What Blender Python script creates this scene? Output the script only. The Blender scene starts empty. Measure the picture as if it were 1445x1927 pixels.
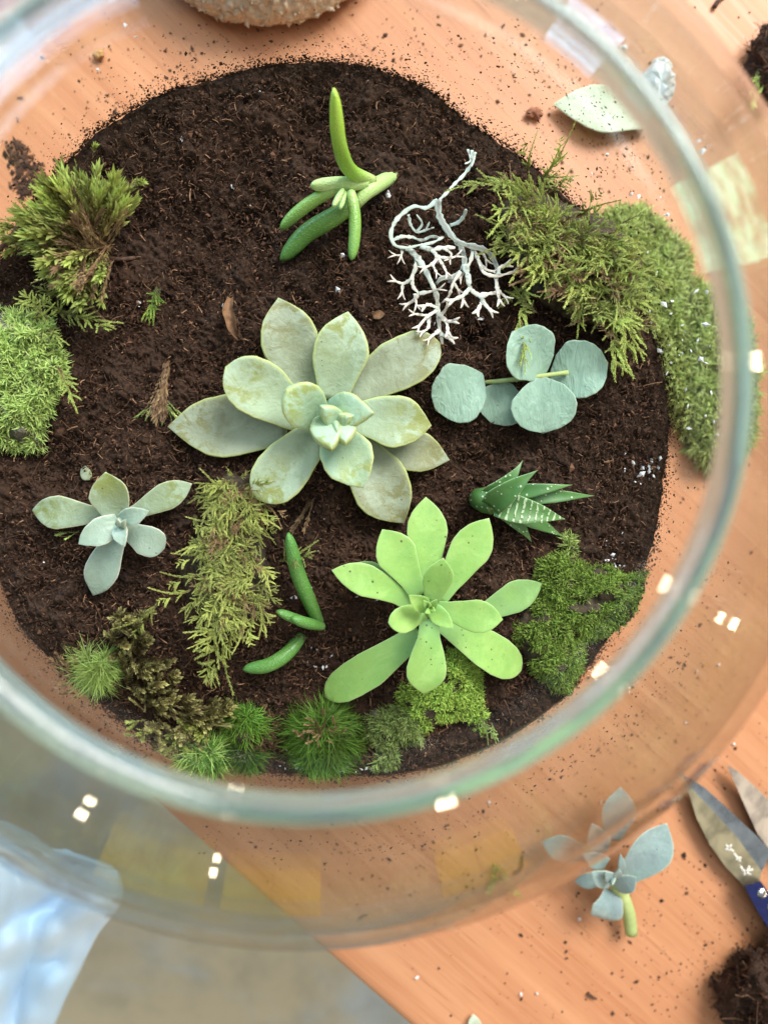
import bpy, math, random
import numpy as np
from mathutils import Vector, Matrix, Quaternion

# ------------------------------------------------------------------ camera, world, lights, exposure
S = bpy.context.scene
COL = S.collection
W, H, F = 1445.0, 1927.0, 1400.0          # photograph frame and focal length in its pixels
RB = 0.14                                  # bowl radius
TZ = 0.75                                  # table top height
CAMZ = TZ + 0.357
NADIR = (620.5, 903.6)

def cam_axes():
    d = np.array([(NADIR[0]-W/2)/F, (NADIR[1]-H/2)/F, 1.0]); d /= np.linalg.norm(d)
    zc = -d
    xc = np.array([1.0, 0, 0]) - zc*zc[0]; xc /= np.linalg.norm(xc)
    return np.array([xc, np.cross(zc, xc), zc])
RW = cam_axes()
CAM = np.array([0.0, 0.0, CAMZ])
cd = bpy.data.cameras.new('camera'); cam = bpy.data.objects.new('camera', cd); COL.objects.link(cam)
bx_, by_, bz_ = RW @ np.array([1.0, 0, 0]), RW @ np.array([0, -1.0, 0]), RW @ np.array([0, 0, -1.0])
cam.matrix_world = Matrix(((bx_[0], by_[0], bz_[0], 0), (bx_[1], by_[1], bz_[1], 0), (bx_[2], by_[2], bz_[2], CAMZ), (0, 0, 0, 1)))
cd.sensor_fit = 'VERTICAL'; cd.sensor_height = 24.0; cd.sensor_width = 18.0
cd.lens = 24.0*F/H
cd.clip_start = 0.005; cd.clip_end = 100
cd.dof.use_dof = True; cd.dof.focus_distance = 0.268; cd.dof.aperture_fstop = cd.lens/3.4
S.camera = cam

wd = bpy.data.worlds.new('World'); S.world = wd; wd.use_nodes = True
bg = wd.node_tree.nodes['Background']
bg.inputs['Color'].default_value = (0.88, 0.90, 0.92, 1); bg.inputs['Strength'].default_value = 0.23

def area(name, loc, target, sx, sy, power, color):
    l = bpy.data.lights.new(name, 'AREA'); l.shape = 'RECTANGLE'; l.size = sx; l.size_y = sy
    l.energy = power; l.color = color
    o = bpy.data.objects.new(name, l); COL.objects.link(o); o.location = loc
    o.rotation_euler = (Vector(target)-Vector(loc)).to_track_quat('-Z', 'Y').to_euler()
    return o
TGT = (0, 0, TZ+0.05)
area('window_light', (1.1, 1.7, TZ+1.9), TGT, 1.5, 1.1, 140, (1.0, 0.98, 0.95))
area('overhead_fill', (0.2, 0.5, TZ+2.3), TGT, 2.2, 1.8, 24, (0.93, 0.97, 1.0))  # unseen overhead lamp, added as soft fill in place of world light
area('side_window_light', (-2.0, 1.7, TZ+0.9), TGT, 1.3, 1.1, 34, (0.55, 0.80, 1.0))
def foliage_window(az, el, dist, sx, sy, power, dark, mid, light):
    # a window with greenery outside: broken streaks of green and white
    az = math.radians(az); z = 0.99+dist*el
    o = area('garden_window_light', (dist*math.cos(az), dist*math.sin(az), z), (0, 0, z), sx, sy, power, (1, 1, 1))
    l = o.data; l.use_nodes = True; nt = l.node_tree; em = nt.nodes['Emission']
    ge = nt.nodes.new('ShaderNodeNewGeometry'); mp = nt.nodes.new('ShaderNodeMapping'); mp.inputs['Scale'].default_value = (1.6, 9.0, 1)
    n = nt.nodes.new('ShaderNodeTexNoise'); n.inputs['Scale'].default_value = 2.0; n.inputs['Detail'].default_value = 4; n.inputs['Distortion'].default_value = 0.3
    cr = nt.nodes.new('ShaderNodeValToRGB'); e = cr.color_ramp.elements
    e[0].position = 0.42; e[0].color = (*dark, 1); e[1].position = 0.62; e[1].color = (*light, 1); m_ = cr.color_ramp.elements.new(0.5); m_.color = (*mid, 1)
    for a_, b_ in ((ge.outputs['Parametric'], mp.inputs['Vector']), (mp.outputs['Vector'], n.inputs['Vector']), (n.outputs['Fac'], cr.inputs['Fac']), (cr.outputs['Color'], em.inputs['Color'])): nt.links.new(a_, b_)
foliage_window(29, -0.16, 2.8, 0.62, 1.1, 13, (0.0, 0.02, 0.01), (0.14, 0.62, 0.34), (0.50, 1.0, 0.80))
foliage_window(57, -0.05, 3.0, 0.40, 0.45, 6, (0.10, 0.25, 0.5), (0.35, 0.6, 1.0), (0.9, 0.97, 1.0))
foliage_window(130, 0.04, 2.8, 1.7, 1.1, 38, (0.06, 0.18, 0.45), (0.25, 0.6, 1.0), (0.85, 0.95, 1.0))
for az, dist, el in ((10, 3.6, .01), (-24, 3.4, .16), (-41, 3.4, .185), (-72, 3.2, .135), (-104, 3.6, .185), (-24, 2.8, -.18), (-105, 2.8, -.165), (-123, 2.8, -.10)):   # warm lamps mirrored in the glass; low ones added to make second glints
    az = math.radians(az); p = (dist*math.cos(az), dist*math.sin(az), 0.995+dist*el)
    k = 1.0 if el > 0 else 0.45
    area('lamp_glint_light', p, (0, 0, 0.99), 0.17*k, 0.22*k, 7.0*k*k*(2.2 if az < -1.2 and az > -1.3 else 1), (1.0, 0.80, 0.55))

S.view_settings.view_transform = 'Standard'; S.view_settings.look = 'None'
S.view_settings.exposure = 0.08; S.view_settings.gamma = 1.0
S.render.engine = 'CYCLES'
cy = S.cycles
cy.max_bounces = 14; cy.transparent_max_bounces = 24; cy.transmission_bounces = 12; cy.glossy_bounces = 6
cy.diffuse_bounces = 4; cy.use_denoising = True; cy.caustics_refractive = True; cy.caustics_reflective = False
cy.sample_clamp_indirect = 6.0

# ------------------------------------------------------------------ projection helpers
rng = np.random.default_rng(7)
rnd = random.Random(11)
BC = np.array([-0.011*RB, 0.102*RB, CAMZ-1.684*RB])      # bowl centre
RIN = RB - 0.003
SOILZ = CAMZ - 2.003*RB

def ray(px, py):
    v = RW @ np.array([(px-W/2)/F, (py-H/2)/F, 1.0]); return v/np.linalg.norm(v)
def at(px, py, z):
    r = ray(px, py); return CAM + r*((z-CAMZ)/r[2])
def tb(px, py, h=0.0): return at(px, py, TZ+h)
def wall(px, py, R=RIN):
    r = ray(px, py); o = CAM-BC; b = r@o; c = o@o-R*R; q = b*b-c
    if q < 0: return None
    return CAM + r*(-b+math.sqrt(q))

# ------------------------------------------------------------------ noise
def _h(ix, iy, s):
    n = (ix*374761393 + iy*668265263 + s*974634777) & 0xFFFFFFFF
    n = ((n ^ (n >> 13))*1274126177) & 0xFFFFFFFF
    return ((n ^ (n >> 16)) & 0xFFFF)/65535.0
def vn(x, y, s=0):
    x = np.asarray(x, float); y = np.asarray(y, float)
    ix = np.floor(x).astype(np.int64); iy = np.floor(y).astype(np.int64)
    fx = x-ix; fy = y-iy; fx = fx*fx*(3-2*fx); fy = fy*fy*(3-2*fy)
    a = _h(ix, iy, s); b = _h(ix+1, iy, s); c = _h(ix, iy+1, s); d = _h(ix+1, iy+1, s)
    return (a*(1-fx)+b*fx)*(1-fy)+(c*(1-fx)+d*fx)*fy - 0.5
def fbm(x, y, s=0, o=4):
    r = 0; a = 1.0
    for k in range(o):
        r = r + a*vn(x*2**k+17.3*k, y*2**k-9.1*k, s+k); a *= 0.5
    return r

# ------------------------------------------------------------------ soil surface
EDGE = [(560,117),(640,118),(700,128),(800,165),(880,232),(960,282),(1060,365),(1150,480),(1215,600),(1248,700),(1258,800),(1247,900),(1225,1030),
        (1190,1120),(1130,1220),(1060,1312),(950,1392),(840,1438),(740,1457),(640,1460),(560,1457),(480,1452),(400,1425),(330,1405),(262,1385),(225,1352),(200,1330),(150,1290),(100,1245),(40,1180),
        (0,1090),(-40,990),(-65,860),(-60,740),(-40,620),(-5,510),(40,420),(80,360),(120,315),(150,285),(180,250),(225,222),(280,190),(340,165),(400,150),(480,128)]
_ep = np.array([wall(*p) for p in EDGE])
_ea = np.arctan2(_ep[:,1]-BC[1], _ep[:,0]-BC[0]); _er = np.hypot(_ep[:,0]-BC[0], _ep[:,1]-BC[1]); _ez = _ep[:,2]
_o = np.argsort(_ea); _ea, _er, _ez = _ea[_o], _er[_o], _ez[_o]
_xa = np.concatenate([_ea-2*np.pi, _ea, _ea+2*np.pi]); _xr = np.tile(_er, 3); _xz = np.tile(_ez, 3)
def soil_h(x, y):
    dx = np.asarray(x)-BC[0]; dy = np.asarray(y)-BC[1]
    a = np.arctan2(dy, dx); r = np.hypot(dx, dy)
    re = np.interp(a, _xa, _xr); ze = np.interp(a, _xa, _xz)
    s = np.clip(r/re, 0, 1.0)
    z0 = SOILZ+0.002
    k = s**3
    lump = 0.015*fbm(np.asarray(x)*22, np.asarray(y)*22, 3, 3)
    return z0*(1-k) + ze*k + lump*(1-s**6)
def px(x, y, h=0.0):
    z = SOILZ
    for _ in range(7):
        p = at(x, y, z+h); z = float(soil_h(p[0], p[1]))
    return at(x, y, z+h)
def mpp(p): return float((CAMZ-p[2])/F)*1.0      # metres per photograph pixel at a point

# ------------------------------------------------------------------ mesh helpers
def mk(name, V, Fs, smooth=True, data=None):
    V = np.asarray(V, np.float32).reshape(-1, 3)
    if not isinstance(Fs, list): Fs = [Fs]
    Fs = [np.asarray(f, np.int32) for f in Fs if len(f)]
    me = bpy.data.meshes.new(name)
    me.vertices.add(len(V)); me.vertices.foreach_set('co', V.ravel())
    tot = np.concatenate([np.full(len(f), f.shape[1], np.int32) for f in Fs])
    idx = np.concatenate([f.ravel() for f in Fs])
    me.loops.add(len(idx)); me.loops.foreach_set('vertex_index', idx)
    me.polygons.add(len(tot))
    st = np.concatenate([[0], np.cumsum(tot)[:-1]]).astype(np.int32)
    me.polygons.foreach_set('loop_start', st); me.polygons.foreach_set('loop_total', tot)
    if data is not None:
        d = np.ones((len(V), 4), np.float32); d[:, :3] = data
        at_ = me.attributes.new('leafdata', 'FLOAT_COLOR', 'POINT'); at_.data.foreach_set('color', d.ravel())
    me.update(calc_edges=True); me.validate()
    me.polygons.foreach_set('use_smooth', np.full(len(me.polygons), smooth)); me.update()
    return me
def tag(o, label=None, cat=None, group=None, kind=None):
    if label: o['label'] = label
    if cat: o['category'] = cat
    if group: o['group'] = group
    if kind: o['kind'] = kind
    return o
def thing(name, label, cat, loc, group=None):
    o = bpy.data.objects.new(name, None); COL.objects.link(o); o.location = Vector([float(c) for c in loc])
    o.empty_display_size = 0.01
    return tag(o, label, cat, group)
def link(name, me, mat, parent=None, loc=(0, 0, 0)):
    o = bpy.data.objects.new(name, me); COL.objects.link(o)
    if len(me.materials) == 0 and mat: me.materials.append(mat)
    if parent is not None:
        o.parent = parent; o.location = Vector([float(c) for c in loc]) - parent.location
    else: o.location = Vector([float(c) for c in loc])
    return o
def put(name, V, Fs, mat, parent=None, org=None, smooth=True, data=None, kind=None):
    V = np.asarray(V, float).reshape(-1, 3)
    if org is None: org = V.mean(0)
    o = link(name, mk(name, V-np.asarray(org), Fs, smooth, data), mat, parent, org)
    if kind: o['kind'] = kind
    return o
def grid_faces(nu, nv, wrap=True, off=0):
    i = np.arange(nu-1)[:, None]; j = np.arange(nv if wrap else nv-1)[None, :]; j2 = (j+1) % nv
    f = np.stack([i*nv+j+0*j2, i*nv+j2, (i+1)*nv+j2, (i+1)*nv+j], -1).reshape(-1, 4)
    return f+off
def join(parts):
    Vs, Fq, Ft, Ds, n = [], [], [], [], 0
    for p in parts:
        V, Fs = p[0], p[1]
        Vs.append(np.asarray(V).reshape(-1, 3))
        for f in (Fs if isinstance(Fs, list) else [Fs]):
            f = np.asarray(f)
            if len(f): (Fq if f.shape[1] == 4 else Ft).append(f+n)
        if len(p) > 2: Ds.append(np.broadcast_to(p[2], (len(Vs[-1]), 3)))
        n += len(Vs[-1])
    out = []
    if Fq: out.append(np.concatenate(Fq))
    if Ft: out.append(np.concatenate(Ft))
    return np.concatenate(Vs), out, (np.concatenate(Ds) if Ds else None)
def unit(v): v = np.asarray(v, float); return v/max(1e-12, np.linalg.norm(v))
def tube(P, R, n=8, flat=1.0, caps=True):
    P = np.asarray(P, float); m = len(P); R = np.broadcast_to(R, (m,))
    T = np.gradient(P, axis=0); T /= np.maximum(1e-9, np.linalg.norm(T, axis=1))[:, None]
    up = np.array([0, 0, 1.0]); 
    if abs(T[0] @ up) > 0.95: up = np.array([0, 1.0, 0])
    Sd = np.cross(T, up); Sd /= np.maximum(1e-9, np.linalg.norm(Sd, axis=1))[:, None]
    N = np.cross(Sd, T)
    a = np.arange(n)*2*np.pi/n
    V = P[:, None]+R[:, None, None]*(np.cos(a)[None, :, None]*Sd[:, None]+flat*np.sin(a)[None, :, None]*N[:, None])
    V = V.reshape(-1, 3); Fq = grid_faces(m, n)
    if not caps: return V, [Fq]
    V = np.concatenate([V, P[:1], P[-1:]]); k = m*n
    j = np.arange(n); j2 = (j+1) % n
    Ft = np.concatenate([np.stack([j2, j, np.full(n, k)], 1), np.stack([(m-1)*n+j, (m-1)*n+j2, np.full(n, k+1)], 1)])
    return V, [Fq, Ft]
def smooth_path(P, n):
    P = np.asarray(P, float); m = len(P)
    if m == 2: t = np.linspace(0, 1, n)[:, None]; return P[0]*(1-t)+P[1]*t
    d = np.concatenate([[0], np.cumsum(np.linalg.norm(np.diff(P, axis=0), axis=1))]); d /= d[-1]
    t = np.linspace(0, 1, n); out = np.zeros((n, P.shape[1]))
    M = np.gradient(P, d, axis=0)
    for i, tt in enumerate(t):
        k = min(m-2, np.searchsorted(d, tt, 'right')-1); h = d[k+1]-d[k]; s = (tt-d[k])/h
        out[i] = (2*s**3-3*s*s+1)*P[k]+(s**3-2*s*s+s)*h*M[k]+(-2*s**3+3*s*s)*P[k+1]+(s**3-s*s)*h*M[k+1]
    return out
def inpoly(P, poly):
    poly = np.asarray(poly, float); x, y = P[:, 0], P[:, 1]; r = np.zeros(len(P), bool); j = len(poly)-1
    for i in range(len(poly)):
        xi, yi = poly[i]; xj, yj = poly[j]
        r ^= ((yi > y) != (yj > y)) & (x < (xj-xi)*(y-yi)/(yj-yi+1e-12)+xi); j = i
    return r
def sample_poly(poly, n):
    poly = np.asarray(poly, float); lo, hi = poly.min(0), poly.max(0); out = []
    while len(out) < n:
        p = lo+(hi-lo)*rng.random((n*2, 2)); out.extend(p[inpoly(p, poly)])
    return np.array(out[:n])
def edge_dist(P, poly):
    poly = np.asarray(poly, float); d = np.full(len(P), 1e9)
    for i in range(len(poly)):
        a, b = poly[i-1], poly[i]; ab = b-a
        t = np.clip(((P-a)@ab)/(ab@ab+1e-12), 0, 1); d = np.minimum(d, np.linalg.norm(P-a-t[:, None]*ab, axis=1))
    return d

# ------------------------------------------------------------------ materials
def new_mat(name):
    m = bpy.data.materials.new(name); m.use_nodes = True; nt = m.node_tree
    return m, nt, nt.nodes['Principled BSDF']
def nd(nt, t, **kw):
    n = nt.nodes.new(t)
    for k, v in kw.items():
        if k in n.inputs: n.inputs[k].default_value = v
        else: setattr(n, k, v)
    return n
def lk(nt, a, b): nt.links.new(a, b)
def c4(c): return (c[0], c[1], c[2], 1)
def mixc(nt, fac, a, b, mode='MIX'):
    n = nt.nodes.new('ShaderNodeMix'); n.data_type = 'RGBA'; n.blend_type = mode
    for i, v in ((0, fac), (6, a), (7, b)):
        if hasattr(v, 'links') or hasattr(v, 'is_linked'): lk(nt, v, n.inputs[i])
        else: n.inputs[i].default_value = v if i == 0 else c4(v)
    return n.outputs[2]
def ramp(nt, fac, lo, hi, a=0.0, b=1.0):
    n = nt.nodes.new('ShaderNodeMapRange'); n.inputs[1].default_value = lo; n.inputs[2].default_value = hi
    n.inputs[3].default_value = a; n.inputs[4].default_value = b; n.interpolation_type = 'SMOOTHSTEP'
    lk(nt, fac, n.inputs[0]); return n.outputs[0]
def math_(nt, op, a, b=None):
    n = nt.nodes.new('ShaderNodeMath'); n.operation = op
    for i, v in ((0, a), (1, b)):
        if v is None: continue
        if hasattr(v, 'is_linked'): lk(nt, v, n.inputs[i])
        else: n.inputs[i].default_value = v
    return n.outputs[0]
def coords(nt, scale=(1, 1, 1), rot=0.0, world=False):
    if world: src = nd(nt, 'ShaderNodeNewGeometry').outputs['Position']
    else: src = nd(nt, 'ShaderNodeTexCoord').outputs['Object']
    mp = nd(nt, 'ShaderNodeMapping'); mp.inputs['Scale'].default_value = scale; mp.inputs['Rotation'].default_value = (0, 0, rot)
    lk(nt, src, mp.inputs['Vector']); return mp.outputs['Vector']
def noise(nt, vec, scale, detail=4, rough=0.55, dist=0.0):
    n = nd(nt, 'ShaderNodeTexNoise'); n.inputs['Scale'].default_value = scale; n.inputs['Detail'].default_value = detail
    n.inputs['Roughness'].default_value = rough; n.inputs['Distortion'].default_value = dist
    lk(nt, vec, n.inputs['Vector']); return n.outputs['Fac']
def voro(nt, vec, scale):
    n = nd(nt, 'ShaderNodeTexVoronoi'); n.inputs['Scale'].default_value = scale; lk(nt, vec, n.inputs['Vector']); return n
def bump(nt, b, h, strength, dist):
    n = nd(nt, 'ShaderNodeBump'); n.inputs['Strength'].default_value = strength; n.inputs['Distance'].default_value = dist
    lk(nt, h, n.inputs['Height']); lk(nt, n.outputs['Normal'], b.inputs['Normal'])
def attr(nt):
    a = nd(nt, 'ShaderNodeAttribute'); a.attribute_name = 'leafdata'
    s = nd(nt, 'ShaderNodeSeparateColor'); lk(nt, a.outputs['Color'], s.inputs[0]); return s.outputs

def simple(name, col, rough=0.6, var=0.0, scale=200, col2=None, bmp=0.0, spec=0.4):
    m, nt, b = new_mat(name); b.inputs['Roughness'].default_value = rough; b.inputs['Specular IOR Level'].default_value = spec
    v = coords(nt); n = noise(nt, v, scale, 4, 0.6)
    lk(nt, mixc(nt, ramp(nt, n, 0.35, 0.65), col, col2 or tuple(c*(1-var) for c in col)), b.inputs['Base Color'])
    if bmp: bump(nt, b, n, 0.8, bmp)
    return m

def leaf_mat(name, c1, c2, edge, patch, patch_amt=0.5, rough=0.5, specks=0.3, sss=0.12, base=None, spec=0.35, bmp=0.28):
    m, nt, b = new_mat(name); v = coords(nt); d = attr(nt)
    b.inputs['Roughness'].default_value = rough; b.inputs['Specular IOR Level'].default_value = spec
    c = mixc(nt, ramp(nt, noise(nt, v, 90, 4, 0.6), 0.38, 0.64), c1, c2)
    c = mixc(nt, ramp(nt, d[2], 0, 1, 0.0, 0.35), c, c2)
    c = mixc(nt, ramp(nt, noise(nt, v, 45, 5, 0.65, 0.8), 0.48, 0.66, 0, 0.42), c, tuple(min(0.8, x*1.25+0.05) for x in c1))
    c = mixc(nt, ramp(nt, noise(nt, v, 420, 4, 0.7, 1.5), 0.60, 0.68, 0, 0.35), c, tuple(x*.6 for x in c2))
    # scuffed patches where the bloom is rubbed off, mostly towards the tip
    pf = math_(nt, 'MULTIPLY', ramp(nt, noise(nt, v, 130, 6, 0.7, 0.6), 0.47, 0.58), ramp(nt, d[1], 0.3, 0.85))
    c = mixc(nt, math_(nt, 'MULTIPLY', pf, patch_amt), c, patch)
    if base: c = mixc(nt, ramp(nt, d[1], 0.0, 0.38, 0.75, 0.0), c, base)
    c = mixc(nt, ramp(nt, d[0], 0.45, 0.95, 0.0, 0.9), c, edge)
    vo = voro(nt, v, 520); s2 = nd(nt, 'ShaderNodeSeparateColor'); lk(nt, vo.outputs['Color'], s2.inputs[0])
    vd = math_(nt, 'ADD', vo.outputs['Distance'], math_(nt, 'MULTIPLY', noise(nt, v, 1600, 2), 0.22))
    sp = math_(nt, 'LESS_THAN', vd, math_(nt, 'ADD', math_(nt, 'MULTIPLY', s2.outputs[1], 0.20), 0.13))
    sp = math_(nt, 'MULTIPLY', sp, ramp(nt, noise(nt, v, 60, 3), 0.46, 0.60))
    sp = math_(nt, 'MULTIPLY', sp, math_(nt, 'LESS_THAN', s2.outputs[0], specks*0.6))
    c = mixc(nt, math_(nt, 'MULTIPLY', sp, 0.8), c, (0.05, 0.035, 0.02))
    lk(nt, c, b.inputs['Base Color'])
    b.inputs['Subsurface Weight'].default_value = sss; b.inputs['Subsurface Radius'].default_value = (0.002, 0.003, 0.0012); b.inputs['Subsurface Scale'].default_value = 1.0
    h = math_(nt, 'ADD', noise(nt, v, 700, 3, 0.6), math_(nt, 'MULTIPLY', noise(nt, v, 190, 4, 0.6, 1.6), 2.2))
    bump(nt, b, h, bmp, 0.0006); lk(nt, ramp(nt, noise(nt, v, 150, 4), 0.35, 0.65, rough*.8, rough*1.25), b.inputs['Roughness'])
    return m

def moss_mat(name, base, mid, tip, rough=0.6, trans=0.3):
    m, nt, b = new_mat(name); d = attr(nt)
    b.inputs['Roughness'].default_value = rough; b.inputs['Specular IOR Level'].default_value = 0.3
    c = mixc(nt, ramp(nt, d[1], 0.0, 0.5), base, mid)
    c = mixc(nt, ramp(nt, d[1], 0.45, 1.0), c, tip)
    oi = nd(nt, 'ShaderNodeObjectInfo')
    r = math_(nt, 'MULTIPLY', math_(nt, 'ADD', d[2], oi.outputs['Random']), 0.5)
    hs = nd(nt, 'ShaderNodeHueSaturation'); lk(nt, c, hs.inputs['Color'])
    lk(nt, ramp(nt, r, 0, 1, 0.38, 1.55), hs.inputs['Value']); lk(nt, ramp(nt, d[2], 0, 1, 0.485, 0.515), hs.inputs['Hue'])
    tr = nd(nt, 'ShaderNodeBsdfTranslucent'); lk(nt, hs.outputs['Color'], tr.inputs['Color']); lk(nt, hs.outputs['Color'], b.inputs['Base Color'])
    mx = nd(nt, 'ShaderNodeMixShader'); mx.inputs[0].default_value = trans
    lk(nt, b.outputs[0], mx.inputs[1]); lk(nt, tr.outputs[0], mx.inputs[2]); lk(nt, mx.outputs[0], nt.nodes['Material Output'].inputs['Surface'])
    return m

M = {}
GR = math.radians(43)       # wood grain direction
def wood():
    m, nt, b = new_mat('orange_wood'); v = coords(nt, (1, 1, 1), GR, world=True)
    def st(sx, sy):
        mp = nd(nt, 'ShaderNodeMapping'); mp.inputs['Scale'].default_value = (sx, sy, 1); lk(nt, v, mp.inputs['Vector']); return mp.outputs['Vector']
    n1 = noise(nt, st(2.0, 26), 2.2, 6, 0.62, 0.4); n2 = noise(nt, st(7, 260), 1.6, 4, 0.6); n3 = noise(nt, st(26, 700), 1.0, 3, 0.65)
    c = mixc(nt, ramp(nt, n1, 0.3, 0.7), (0.56, 0.262, 0.130), (0.47, 0.200, 0.092))
    c = mixc(nt, ramp(nt, n2, 0.42, 0.72, 0, 0.42), c, (0.62, 0.31, 0.155))
    c = mixc(nt, ramp(nt, n3, 0.58, 0.72, 0, 0.5), c, (0.33, 0.12, 0.045))
    lk(nt, c, b.inputs['Base Color'])
    lk(nt, ramp(nt, n2, 0.3, 0.7, 0.38, 0.55), b.inputs['Roughness']); b.inputs['Specular IOR Level'].default_value = 0.32
    bump(nt, b, n3, 0.25, 0.0003)
    return m
M['wood'] = wood()
def soil_mat():
    m, nt, b = new_mat('peat_soil'); v = coords(nt); b.inputs['Roughness'].default_value = 0.9; b.inputs['Specular IOR Level'].default_value = 0.25
    n = noise(nt, v, 900, 5, 0.7); n2 = noise(nt, v, 60, 4, 0.6)
    c = mixc(nt, ramp(nt, n, 0.35, 0.7), (0.017, 0.010, 0.0065), (0.085, 0.044, 0.026))
    c = mixc(nt, ramp(nt, n2, 0.45, 0.7, 0, 0.6), c, (0.062, 0.029, 0.016))
    lk(nt, c, b.inputs['Base Color']); bump(nt, b, n, 0.9, 0.0012)
    return m
M['soil'] = soil_mat()
def crumb_mat(name, ca, cb, cc):
    m, nt, b = new_mat(name); d = attr(nt); b.inputs['Roughness'].default_value = 0.85; b.inputs['Specular IOR Level'].default_value = 0.25
    c = mixc(nt, ramp(nt, d[2], 0, 0.7), ca, cb); c = mixc(nt, ramp(nt, d[2], 0.7, 1.0), c, cc)
    lk(nt, c, b.inputs['Base Color']); return m
M['crumb'] = crumb_mat('soil_crumb', (0.020, 0.011, 0.007), (0.072, 0.036, 0.021), (0.16, 0.080, 0.045))
M['fibre'] = crumb_mat('soil_fibre', (0.045, 0.023, 0.013), (0.115, 0.058, 0.034), (0.34, 0.19, 0.105))
M['speck'] = crumb_mat('soil_speck', (0.03, 0.017, 0.010), (0.07, 0.036, 0.022), (0.16, 0.075, 0.04))
M['perlite'] = simple('perlite', (0.78, 0.79, 0.80), 0.7, 0.15, 900)
M['twig'] = simple('twig_bark', (0.10, 0.05, 0.03), 0.8, 0.5, 700, bmp=0.0004)
M['ghost'] = leaf_mat('ghost_leaf', (0.41, 0.525, 0.37), (0.31, 0.39, 0.25), (0.47, 0.53, 0.20), (0.25, 0.28, 0.07), 0.9, 0.48, 0.35)
M['ghost_old'] = leaf_mat('ghost_leaf_outer', (0.34, 0.40, 0.285), (0.26, 0.295, 0.195), (0.42, 0.48, 0.18), (0.21, 0.205, 0.075), 0.9, 0.5, 0.3)
M['ghost_in'] = leaf_mat('ghost_leaf_inner', (0.38, 0.53, 0.37), (0.33, 0.46, 0.29), (0.50, 0.56, 0.23), (0.29, 0.34, 0.09), 0.9, 0.45, 0.15)
M['small_ghost'] = leaf_mat('small_ghost_leaf', (0.31, 0.40, 0.28), (0.24, 0.30, 0.17), (0.55, 0.56, 0.36), (0.19, 0.22, 0.05), 0.9, 0.42, 0.25)
M['small_ghost_in'] = leaf_mat('small_ghost_leaf_inner', (0.33, 0.44, 0.345), (0.28, 0.37, 0.29), (0.66, 0.62, 0.50), (0.28, 0.36, 0.26), 0.4, 0.4, 0.1)
M['lime'] = leaf_mat('lime_leaf', (0.32, 0.52, 0.14), (0.25, 0.46, 0.115), (0.38, 0.52, 0.23), (0.25, 0.41, 0.09), 0.3, 0.42, 0.95, 0.15, base=(0.25, 0.47, 0.17), bmp=0.10)
M['lime_dark'] = leaf_mat('lime_leaf_outer', (0.21, 0.38, 0.11), (0.18, 0.34, 0.11), (0.29, 0.44, 0.19), (0.18, 0.30, 0.08), 0.3, 0.45, 0.45, 0.12, base=(0.17, 0.36, 0.15), bmp=0.10)
M['sedum'] = leaf_mat('round_blue_leaf', (0.285, 0.43, 0.325), (0.225, 0.36, 0.275), (0.34, 0.46, 0.34), (0.20, 0.29, 0.22), 0.4, 0.48, 0.5, 0.1)
_nt = M['sedum'].node_tree; _b = _nt.nodes['Principled BSDF']
_w = nd(_nt, 'ShaderNodeTexNoise'); _w.inputs['Scale'].default_value = 260; _w.inputs['Detail'].default_value = 5; _w.inputs['Distortion'].default_value = 2.5; lk(_nt, coords(_nt, (1, .35, 1), .5), _w.inputs['Vector'])
_b.inputs['Normal'].links and _nt.links.remove(_b.inputs['Normal'].links[0]); bump(_nt, _b, _w.outputs['Fac'], .8, .0009)
M['blue'] = leaf_mat('blue_grey_leaf', (0.27, 0.38, 0.36), (0.24, 0.32, 0.32), (0.50, 0.56, 0.42), (0.22, 0.30, 0.27), 0.3, 0.42, 0.1, 0.1)
M['pale_leaf'] = leaf_mat('pale_fallen_leaf', (0.52, 0.60, 0.44), (0.44, 0.50, 0.36), (0.58, 0.64, 0.46), (0.40, 0.46, 0.30), 0.4, 0.5, 0.9, 0.1)
M['stem'] = leaf_mat('pale_stem', (0.42, 0.52, 0.20), (0.36, 0.44, 0.16), (0.45, 0.53, 0.22), (0.35, 0.38, 0.12), 0.5, 0.5, 0.1)
M['cut'] = simple('cut_stem_hollow', (0.30, 0.34, 0.08), 0.7, 0.4, 500)
def finger_mat(name, ca, cb, pale):
    m, nt, b = new_mat(name); v = coords(nt); d = attr(nt); b.inputs['Roughness'].default_value = 0.38
    c = mixc(nt, ramp(nt, d[1], 0, 0.35, 0, 1), pale, ca); c = mixc(nt, ramp(nt, d[1], 0.5, 1.0), c, cb)
    vo = voro(nt, v, 1500); c = mixc(nt, ramp(nt, vo.outputs['Distance'], 0.25, 0.5, 0.16, 0), c, (0.45, 0.70, 0.36))
    lk(nt, c, b.inputs['Base Color']); b.inputs['Subsurface Weight'].default_value = 0.2
    b.inputs['Subsurface Radius'].default_value = (0.002, 0.003, 0.001); b.inputs['Subsurface Scale'].default_value = 1.0
    bump(nt, b, ramp(nt, vo.outputs['Distance'], 0.1, 0.5, 1, 0), 0.5, 0.0004); return m
M['finger'] = finger_mat('finger_leaf', (0.26, 0.48, 0.05), (0.40, 0.62, 0.07), (0.46, 0.58, 0.22))
M['finger_mid'] = finger_mat('finger_leaf_mid', (0.20, 0.38, 0.065), (0.17, 0.36, 0.07), (0.38, 0.52, 0.18))
M['finger_dark'] = finger_mat('finger_leaf_dark', (0.13, 0.30, 0.05), (0.11, 0.29, 0.055), (0.16, 0.32, 0.07))
M['finger_pale'] = finger_mat('finger_leaf_pale', (0.48, 0.66, 0.26), (0.46, 0.62, 0.24), (0.40, 0.58, 0.2))
M['sprig'] = finger_mat('sprig_leaf', (0.09, 0.24, 0.04), (0.10, 0.27, 0.055), (0.13, 0.28, 0.07))
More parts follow.
